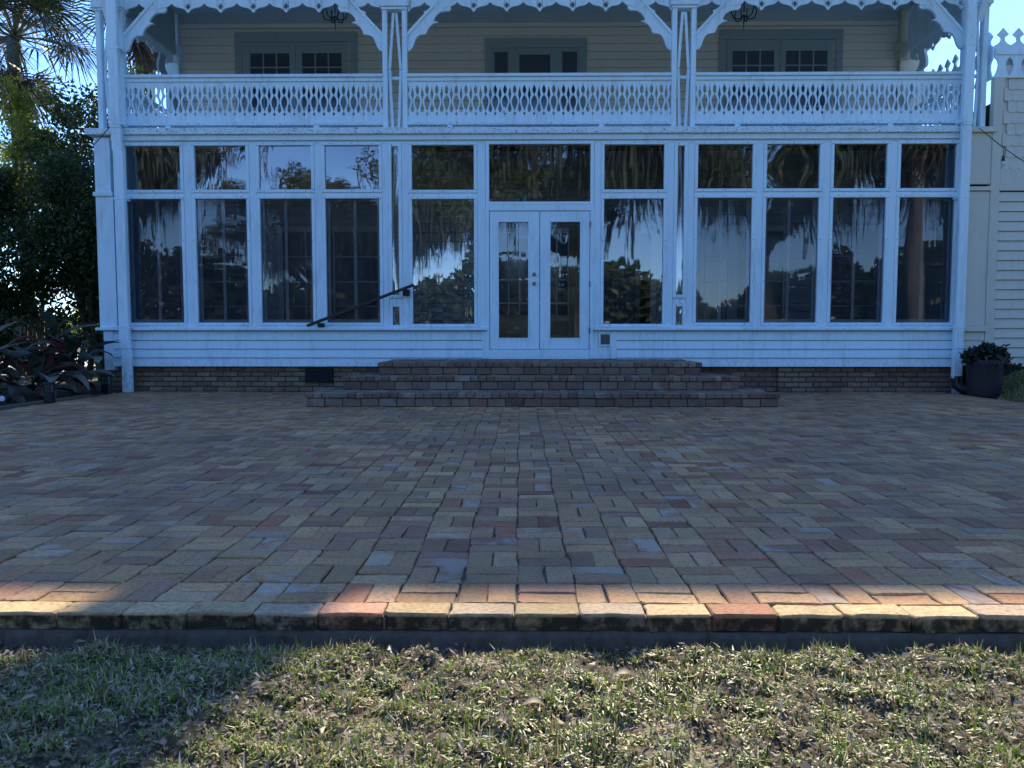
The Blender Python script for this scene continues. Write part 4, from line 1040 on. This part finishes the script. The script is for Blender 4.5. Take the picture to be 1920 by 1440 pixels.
# broad striped-leaf plants in the bed
def lance_mesh(L, Wd, droop, seed):
    b = MB(); n = 6
    for i in range(n+1):
        t = i/n; w = Wd*1.25*(sin(pi*min(1, t*1.0))**.7)*.5 if 0 < t < 1 else .004
        x = L*t*cos(droop*t*.5); z = L*(t*.9 - droop*t*t*.8)
        b.v += [(x, -w, z+.25*w), (x, 0, z-.1*w), (x, w, z+.25*w)]
    for i in range(n):
        k = i*3; b.f += [(k, k+3, k+4, k+1), (k+1, k+4, k+5, k+2)]; b.r += [0, 0]
    me = b.mesh('leaf', smooth=True); me.materials.append(M['ti']); return me
lances = [lance_mesh(L, Wd, dr, i) for i, (L, Wd, dr) in enumerate(((.62, .15, .55), (.5, .13, .9), (.72, .16, .8), (.45, .12, .3), (.6, .14, 1.1)))]
spots = [(-6.75, 10.7, .15, 'leafy plant with broad striped leaves tight against the porch corner'), (-7.35, 10.5, .5, 'tall striped leaf plant behind the right garden lantern'),
         (-7.15, 9.9, .0, 'low maroon and green leaf plant between the two garden lanterns'), (-7.7, 9.9, .1, 'red leaved plant just left of the front garden lantern'), (-6.6, 11.3, .55, 'tallest pink edged plant reaching the porch sill'),
         (-8.3, 10.4, .3, 'striped maroon plant at the left edge of the picture'), (-6.95, 11.2, .75, 'dark drooping leaf plant in front of the tall hedge')]
for i, (x, y, h, lab) in enumerate(spots):
    o = empty('lily_plant', (x, y, .0), lab, 'plant', 'broad leaved plants in the left bed'); rr = random.Random(i+20)
    st = MB(); 
    for k in range(26):
        z = .05+h*rr.random()+.1*rr.random(); a = rr.uniform(0, 6.28)
        l = link('leaf', lances[rr.randrange(5)], o); l.location = (rr.uniform(-.12, .12), rr.uniform(-.12, .12), z); l.rotation_euler = (rr.uniform(-.3, .3), rr.uniform(-.35, .5), a); s = rr.uniform(.8, 1.2); l.scale = (s, s, s)
        if k % 4 == 0: st.tube([(l.location.x*.3, l.location.y*.3, -.02), tuple(l.location)], .012, 5)
    st.build('stem', 'frond_stem', o)
# garden lanterns
def garden_lantern(px_, py_, Y, h, w, lab):
    x, z = W(px_, py_, Y); o = empty('garden_lantern', (x, Y, 0), lab, 'lantern', 'black garden lanterns by the bed')
    b = MB(); b.box(-w/2, w/2, -w/2, w/2, 0, h*.52, .006); b.build('base', 'black', o)
    c = MB()
    for sx in (-1, 1):
        for sy in (-1, 1): c.box(sx*w*.42-.006, sx*w*.42+.006, sy*w*.42-.006, sy*w*.42+.006, h*.52, h*.92, .001)
    c.box(-w*.06, w*.06, -w*.44, -w*.40, h*.52, h*.92, .001); c.box(-w*.44, w*.44, -w*.45, -w*.41, h*.70, h*.73, .001)
    c.box(-w*.56, w*.56, -w*.56, w*.56, h*.92, h, .006); c.build('cage', 'black', o)
    MB().box(-w*.36, w*.36, -w*.36, w*.36, h*.53, h*.91, .004).build('glass', 'darkpane', o)
garden_lantern(93, 750, 9.85, .27, .10, 'black garden lantern standing at the bed edge, nearer the left side')
garden_lantern(200, 735, 11.35, .29, .11, 'black garden lantern by the white downspout at the porch corner')
x, z = W(6, 747, 9.6); sp = empty('garden_spotlight', (x, 9.6, 0), 'small round garden spotlight with a white lens at the left edge', 'spotlight')
MB().tube([(0, .06, z), (0, 0, z), (0, -.02, z)], [.05, .058, .06], 16).build('housing', 'black', sp)
MB().tube([(0, -.021, z), (0, -.024, z)], [.035, .033], 16).build('lens', 'lamplens', sp); MB().tube([(0, .02, 0), (0, .02, z-.04)], .008, 6).build('stake', 'black', sp)
# potted plant right
pxx, _ = W(1842, 700, 11.25); pt = empty('potted_plant', (pxx, 11.2, 0), 'dark rounded pot overflowing with a leafy plant beside the right downspout', 'potted plant')
MB().lathe([(.20, 0), (.215, .05), (.228, .2), (.238, .44), (.25, .47), (.25, .52), (.225, .52), (.21, .46)], n=24).build('pot', 'pot', pt, smooth=True)
P, idx, C = clumps((0, 0, .53), (.26, .24, .18), 26, .11, 2200, shell=.3)
Q = leaf_quads(P, .09, .05, up=-.1); r_ = rng.uniform(.01, .99, len(P)); quads_obj('foliage', Q, 'potleaf', np.concatenate([r_, r_]), pt)
for k in range(12):
    a = k*2.4; l = MB(); ln = .22+.06*(k % 3)
    for i in range(6):
        t = i/5; w = .03*sin(pi*min(.98, t+.05)); c, s_ = cos(a), sin(a); rr_ = .08+ln*t*.9; zz = .52+ln*(.9*t-1.0*t*t)
        l.v += [(c*rr_-s_*w, s_*rr_+c*w, zz), (c*rr_+s_*w, s_*rr_-c*w, zz)]
    for i in range(5): l.f.append((2*i, 2*i+1, 2*i+3, 2*i+2)); l.r.append(.3)
    l.build('leaf', 'potleaf', pt)
# weeds at the wing foot
for i, (px_, lab) in enumerate(((1889, 'tiny weed at the foot of the side wing, nearer the pot'), (1908, 'tiny round headed weed at the foot of the side wing, at the right edge'))):
    x, z = W(px_, 688, 11.5); o = empty('weed', (x, 11.5, z-.03), lab, 'weed'); P, idx, C = clumps((0, 0, .05), (.06, .04, .03), 5, .03, 60)
    quads_obj('foliage', leaf_quads(P, .04, .02), 'potleaf', None, o)
    MB().tube([(0, 0, -.06), (0, 0, .06)], .004, 4).build('stem', 'potleaf', o)

# ================================================================== TREES BEHIND THE CAMERA (seen mirrored in the glass)
def oak_meshes(seed):
    rr = random.Random(seed); b = MB(); tips = []
    b.tube([(0, 0, -.2), (.1, 0, 2), (.0, .2, 4.2)], [.42, .32, .28], 10)
    for k in range(9):
        a = k*2.4+rr.random(); l = rr.uniform(3.2, 5.6); z0_ = rr.uniform(3.2, 4.4)
        m1 = Vector((cos(a)*l*.5, sin(a)*l*.5, z0_+1.8)); e = Vector((cos(a)*l, sin(a)*l, z0_+rr.uniform(1.6, 4.2)))
        b.tube([(0, .1, z0_-.3), tuple(m1), tuple(e)], [.18, .12, .04], 6); tips += [m1, e, (m1+e)/2+Vector((rr.uniform(-.8, .8), rr.uniform(-.8, .8), 1.0))]
        for q in range(3):
            s = m1.lerp(e, rr.random()); t = s+Vector((rr.uniform(-1.3, 1.3), rr.uniform(-1.3, 1.3), rr.uniform(-.2, 1.6))); b.tube([tuple(s), tuple(t)], [.05, .015], 5); tips.append(t)
    tm = b.mesh('trunk'); tm.materials.append(M['bark'])
    C = np.array([tuple(t) for t in tips]); n = 15000; idx = rng.integers(0, len(C), n)
    q = unit(rng.normal(size=(n, 3)))*(rng.uniform(0, 1, n)**.45)[:, None]*rng.uniform(.6, 1.35, len(C))[idx][:, None]; q[:, 2] *= .6
    P = C[idx]+q; Q = leaf_quads(P, .17, .09)
    co = quads_obj('crown', Q, 'oakleaf', np.tile(rng.uniform(.01, .99, n), 2)); cm = co.data; bpy.data.objects.remove(co)
    n2 = 2600; idx = rng.integers(0, len(C), n2); base = C[idx]+rng.normal(size=(n2, 3))*np.array([.55, .55, .15]); ln = rng.uniform(.5, 1.9, n2)[:, None]
    d = np.stack([rng.uniform(-.06, .06, n2), rng.uniform(-.06, .06, n2), -np.ones(n2)], 1); w = unit(rng.normal(size=(n2, 3))*np.array([1, 1, 0]))*.035
    V = np.stack([base-w, base+w, base+d*ln+w*.25, base+d*ln-w*.25], 1); mo = quads_obj('moss', V, 'moss', rng.uniform(.01, .99, n2)); mm_ = mo.data; bpy.data.objects.remove(mo)
    return tm, cm, mm_
oaks = [oak_meshes(1), oak_meshes(2)]
for i, (x, y, s, a, lab) in enumerate(((-8.0, -19, 1.15, .3, 'moss hung oak mirrored in the window left of the doors'), (3.5, -22, 1.75, 2.0, 'broad oak mirrored in the transom over the doors'), (14, -20, 1.8, 4.0, 'oak mirrored in the right hand windows'),
                                  (-22, -16, 1.5, 1.0, 'oak mirrored in the leftmost windows'), (26, -18, 1.8, 5.2, 'oak mirrored in the far right window'), (-15.5, -36, 1.3, 2.9, 'smaller oak mirrored low in the left windows'))):
    o = empty('oak_tree', (x, y, -.1), lab, 'tree', 'live oaks across the lawn', a); tm, cm, mm_ = oaks[i % 2]
    for nm, me in (('trunk', tm), ('crown', cm), ('moss', mm_)):
        c = link(nm, me, o)
    o.scale = (s, s, s)
# distant tree belt all round
n = 120000; a = rng.uniform(0, 2*pi, n)
rad = rng.uniform(75, 95, n); hgt = np.where(np.sin(a) > 0, 4.0, 8.5)+2.0*np.sin(a*11)+1.5*np.sin(a*27+1)+1.2*np.sin(a*61)
z = rng.uniform(0, 1, n)**1.15*hgt-.3; P = np.stack([rad*np.cos(a), rad*np.sin(a)+5, z], 1)
tag(quads_obj('distant_trees', leaf_quads(P, 1.15, .8), 'farleaf', np.tile(rng.uniform(.01, .99, n), 2)), 'distant belt of trees around the grounds', 'trees', kind='stuff')

# ================================================================== LAWN DETAIL
def zlawn(P): return lawn_z(P[:, 0], P[:, 1])
def blades(n, xr, yr, Ls, w, dens=None, lean=1.0, green_bias=0.0, top=None):
    x = rng.uniform(*xr, n); y = rng.uniform(*yr, n)
    patch = (np.sin(x*9+1+np.sin(y*7))*np.cos(y*13+2)*.8+np.sin(x*23+y*17+1)*np.cos(x*11-y*31)*.9+np.sin(x*4.1-y*6)*.5+np.sin(x*53+y*19)*np.cos(y*61-x*13)*.6)
    if top is not None:
        edge = top + .02*np.sin(x*6.3)+.018*np.sin(x*14.7+1)+.010*np.sin(x*37); p = np.clip((edge-y)/.03, .02, 1)*np.clip(.62+.6*patch, .26, 1); bare = ((x-.28)/.17)**2+((y-2.24)/.10)**2 < 1+.4*np.sin(x*40); p = np.where(bare, .06, p); k = rng.random(n) < p
        x, y, patch = x[k], y[k], patch[k]
    n = len(x); P = np.stack([x, y, np.zeros(n)], 1); P[:, 2] = zlawn(P)-.003
    L = rng.uniform(*Ls, n)*(1+.45*np.clip(patch, -1, 1)); az = rng.uniform(0, 2*pi, n); el = np.abs(rng.normal(0, .55, n))*lean+.08; el = np.minimum(el, 1.5)
    h = np.stack([np.cos(az), np.sin(az), np.zeros(n)], 1); up = np.array([0, 0, 1.0])
    side = np.stack([-np.sin(az+rng.normal(0, .5, n)), np.cos(az), np.zeros(n)], 1); side = unit(side)*(w*rng.uniform(.6, 1.3, n))[:, None]*.5
    d0 = h*np.sin(el*.5)[:, None]+up*np.cos(el*.5)[:, None]; e2 = np.minimum(el*1.4, 1.75); d1 = h*np.sin(e2)[:, None]+up*np.cos(e2)[:, None]
    p1 = P+d0*(L*.5)[:, None]; p2 = p1+d1*(L*.5)[:, None]
    A = np.stack([P-side, P+side, p1+side*.85, p1-side*.85], 1); B = np.stack([p1-side*.85, p1+side*.85, p2+side*.12, p2-side*.12], 1)
    g = np.clip(.27+green_bias+.20*patch+rng.normal(0, .30, n), .01, .99)
    return np.concatenate([A, B], 0), np.concatenate([g, g])
Q1, r1 = blades(60000, (-2.7, 2.7), (1.35, 2.42), (.014, .034), .0052, lean=2.2, green_bias=-.07, top=2.345)
Q2, r2 = blades(13000, (-2.7, 2.7), (1.35, 2.42), (.024, .050), .0048, lean=1.2, green_bias=.45, top=2.35)
Q3, r3 = blades(60000, (-2.7, 2.7), (1.35, 2.42), (.012, .030), .0085, lean=3.4, green_bias=-.16, top=2.35)
Q4, r4 = blades(7000, (-2.7, 2.7), (2.28, 2.405), (.010, .028), .0035, lean=2.6, green_bias=-.2)
tag(quads_obj('grass', np.concatenate([Q1, Q2, Q3, Q4]), 'blade', np.concatenate([r1, r2, r3, r4])), 'sparse mix of green and straw coloured grass below the patio edge', 'grass', kind='stuff')
Q1, r1 = blades(16000, (-6, 6), (-2.5, 1.35), (.03, .06), .008, lean=1.2); tag(quads_obj('grass', Q1, 'blade', r1), 'rough grass nearest the viewer', 'grass', kind='stuff')
Q1, r1 = blades(34000, (6.66, 9.0), (8.3, 11.72), (.02, .06), .009, lean=1.2, green_bias=.35); tag(quads_obj('grass', Q1, 'blade', r1), 'shaded grass mound at the foot of the side wing', 'grass', kind='stuff')
# leaf litter
n = 15000; P = np.stack([rng.uniform(-2.6, 2.6, n), rng.uniform(1.4, 2.38, n), np.zeros(n)], 1); P[:, 2] = zlawn(P)+rng.uniform(.0, .016, n)
d = np.stack([rng.normal(size=n), rng.normal(size=n), rng.normal(size=n)*.30], 1)
Q = leaf_quads(P, .019, .009, fold=.25, dirs=d*3); tag(quads_obj('leaf_litter', Q, 'litter', np.tile(rng.uniform(.01, .99, n), 2)), 'small dry fallen leaves scattered over the lawn', 'fallen leaves', kind='stuff')
n = 420; P = np.stack([rng.uniform(-2.6, 2.6, n), rng.uniform(1.4, 2.33, n), np.zeros(n)], 1); P[:, 2] = zlawn(P)+rng.uniform(.006, .03, n)
d = np.stack([rng.normal(size=n), rng.normal(size=n), rng.normal(size=n)*.10], 1)
Q = leaf_quads(P, .034, .017, fold=.35, dirs=d*3); tag(quads_obj('leaf_litter', Q, 'litter', np.tile(rng.uniform(.3, .99, n), 2)), 'curled tan fallen leaves caught among the grass', 'fallen leaves', kind='stuff')
def dry_leaf(px_, py_, L, a, lab, curl=.5):
    d = ray(px_, py_); t = (-.092-CAM_H)/d.z; x, y = d.x*t, d.y*t; b = MB(); n = 7
    for i in range(n+1):
        u = i/n; w = L*.24*sin(pi*min(.99, max(.03, u)))**.8; z = .008+curl*L*.35*sin(pi*u)
        xx = L*(u-.5); b.v += [(xx, -w, z+w*.7), (xx, 0, z), (xx, w, z+w*.5)]
    for i in range(n): k = i*3; b.f += [(k, k+3, k+4, k+1), (k+1, k+4, k+5, k+2)]; b.r += [.6, .62]
    o = b.build('dry_leaf', 'litter', smooth=True); o.location = (x, y, float(zlawn(np.array([[x, y, 0]]))[0])+.012); o.rotation_euler = (R.uniform(-.3, .3), R.uniform(-.2, .2), a)
    tag(o, lab, 'fallen leaf', 'larger dry leaves on the lawn')
for a in ((1000, 1356, .065, .2, 'large curled pale leaf in the grass at the lower middle'), (200, 1358, .03, .3, 'pale oval leaf in the shaded grass right of the stone'), (290, 1247, .03, 2.6, 'pointed dry leaf in the shade below the coping'),
          (1170, 1300, .07, .1, 'broad crumpled brown leaf below the bare sand patch'), (620, 1375, .045, .4, 'tan leaf at the edge of the lawn shadow'), (25, 1395, .035, 1.2, 'long dry leaf at the bottom left'), (1260, 1408, .035, 0, 'small brown leaf near the bottom right of the middle'),
          (575, 1365, .025, 1.2, 'small golden leaf standing on edge in the lit grass'), (945, 1395, .05, 2.2, 'dark folded leaf at the bottom middle'), (1700, 1275, .03, .1, 'pale leaf in the grass under the right of the coping')): dry_leaf(*a)
d = ray(120, 1338); t = (-.095-CAM_H)/d.z; st = MB()
import bmesh
bm = bmesh.new(); bmesh.ops.create_icosphere(bm, subdivisions=2, radius=1)
for v_ in bm.verts: v_.co = Vector((v_.co.x*.030, v_.co.y*.022, v_.co.z*.016))*(1+.28*sin(v_.co.x*3.1+v_.co.y*4)*cos(v_.co.z*3))
me = bpy.data.meshes.new('stone'); bm.to_mesh(me); bm.free(); o = link('stone', me, None, 'stone'); o.location = (d.x*t, d.y*t, -.088); tag(o, 'lone reddish stone lying in the shaded grass at lower left', 'stone')
d = ray(985, 1400); t = (-.09-CAM_H)/d.z; tw = MB(); tw.tube([(0, -.16, .01), (.01, -.05, .02), (-.012, .06, .018), (.01, .15, .012)], [.0012, .0018, .0018, .001], 5); o = tw.build('dry_stalk', 'litter'); o.location = (d.x*t, d.y*t, -.085); tag(o, 'thin dry grass stalk lying upright in the picture at the lower middle', 'stalk')
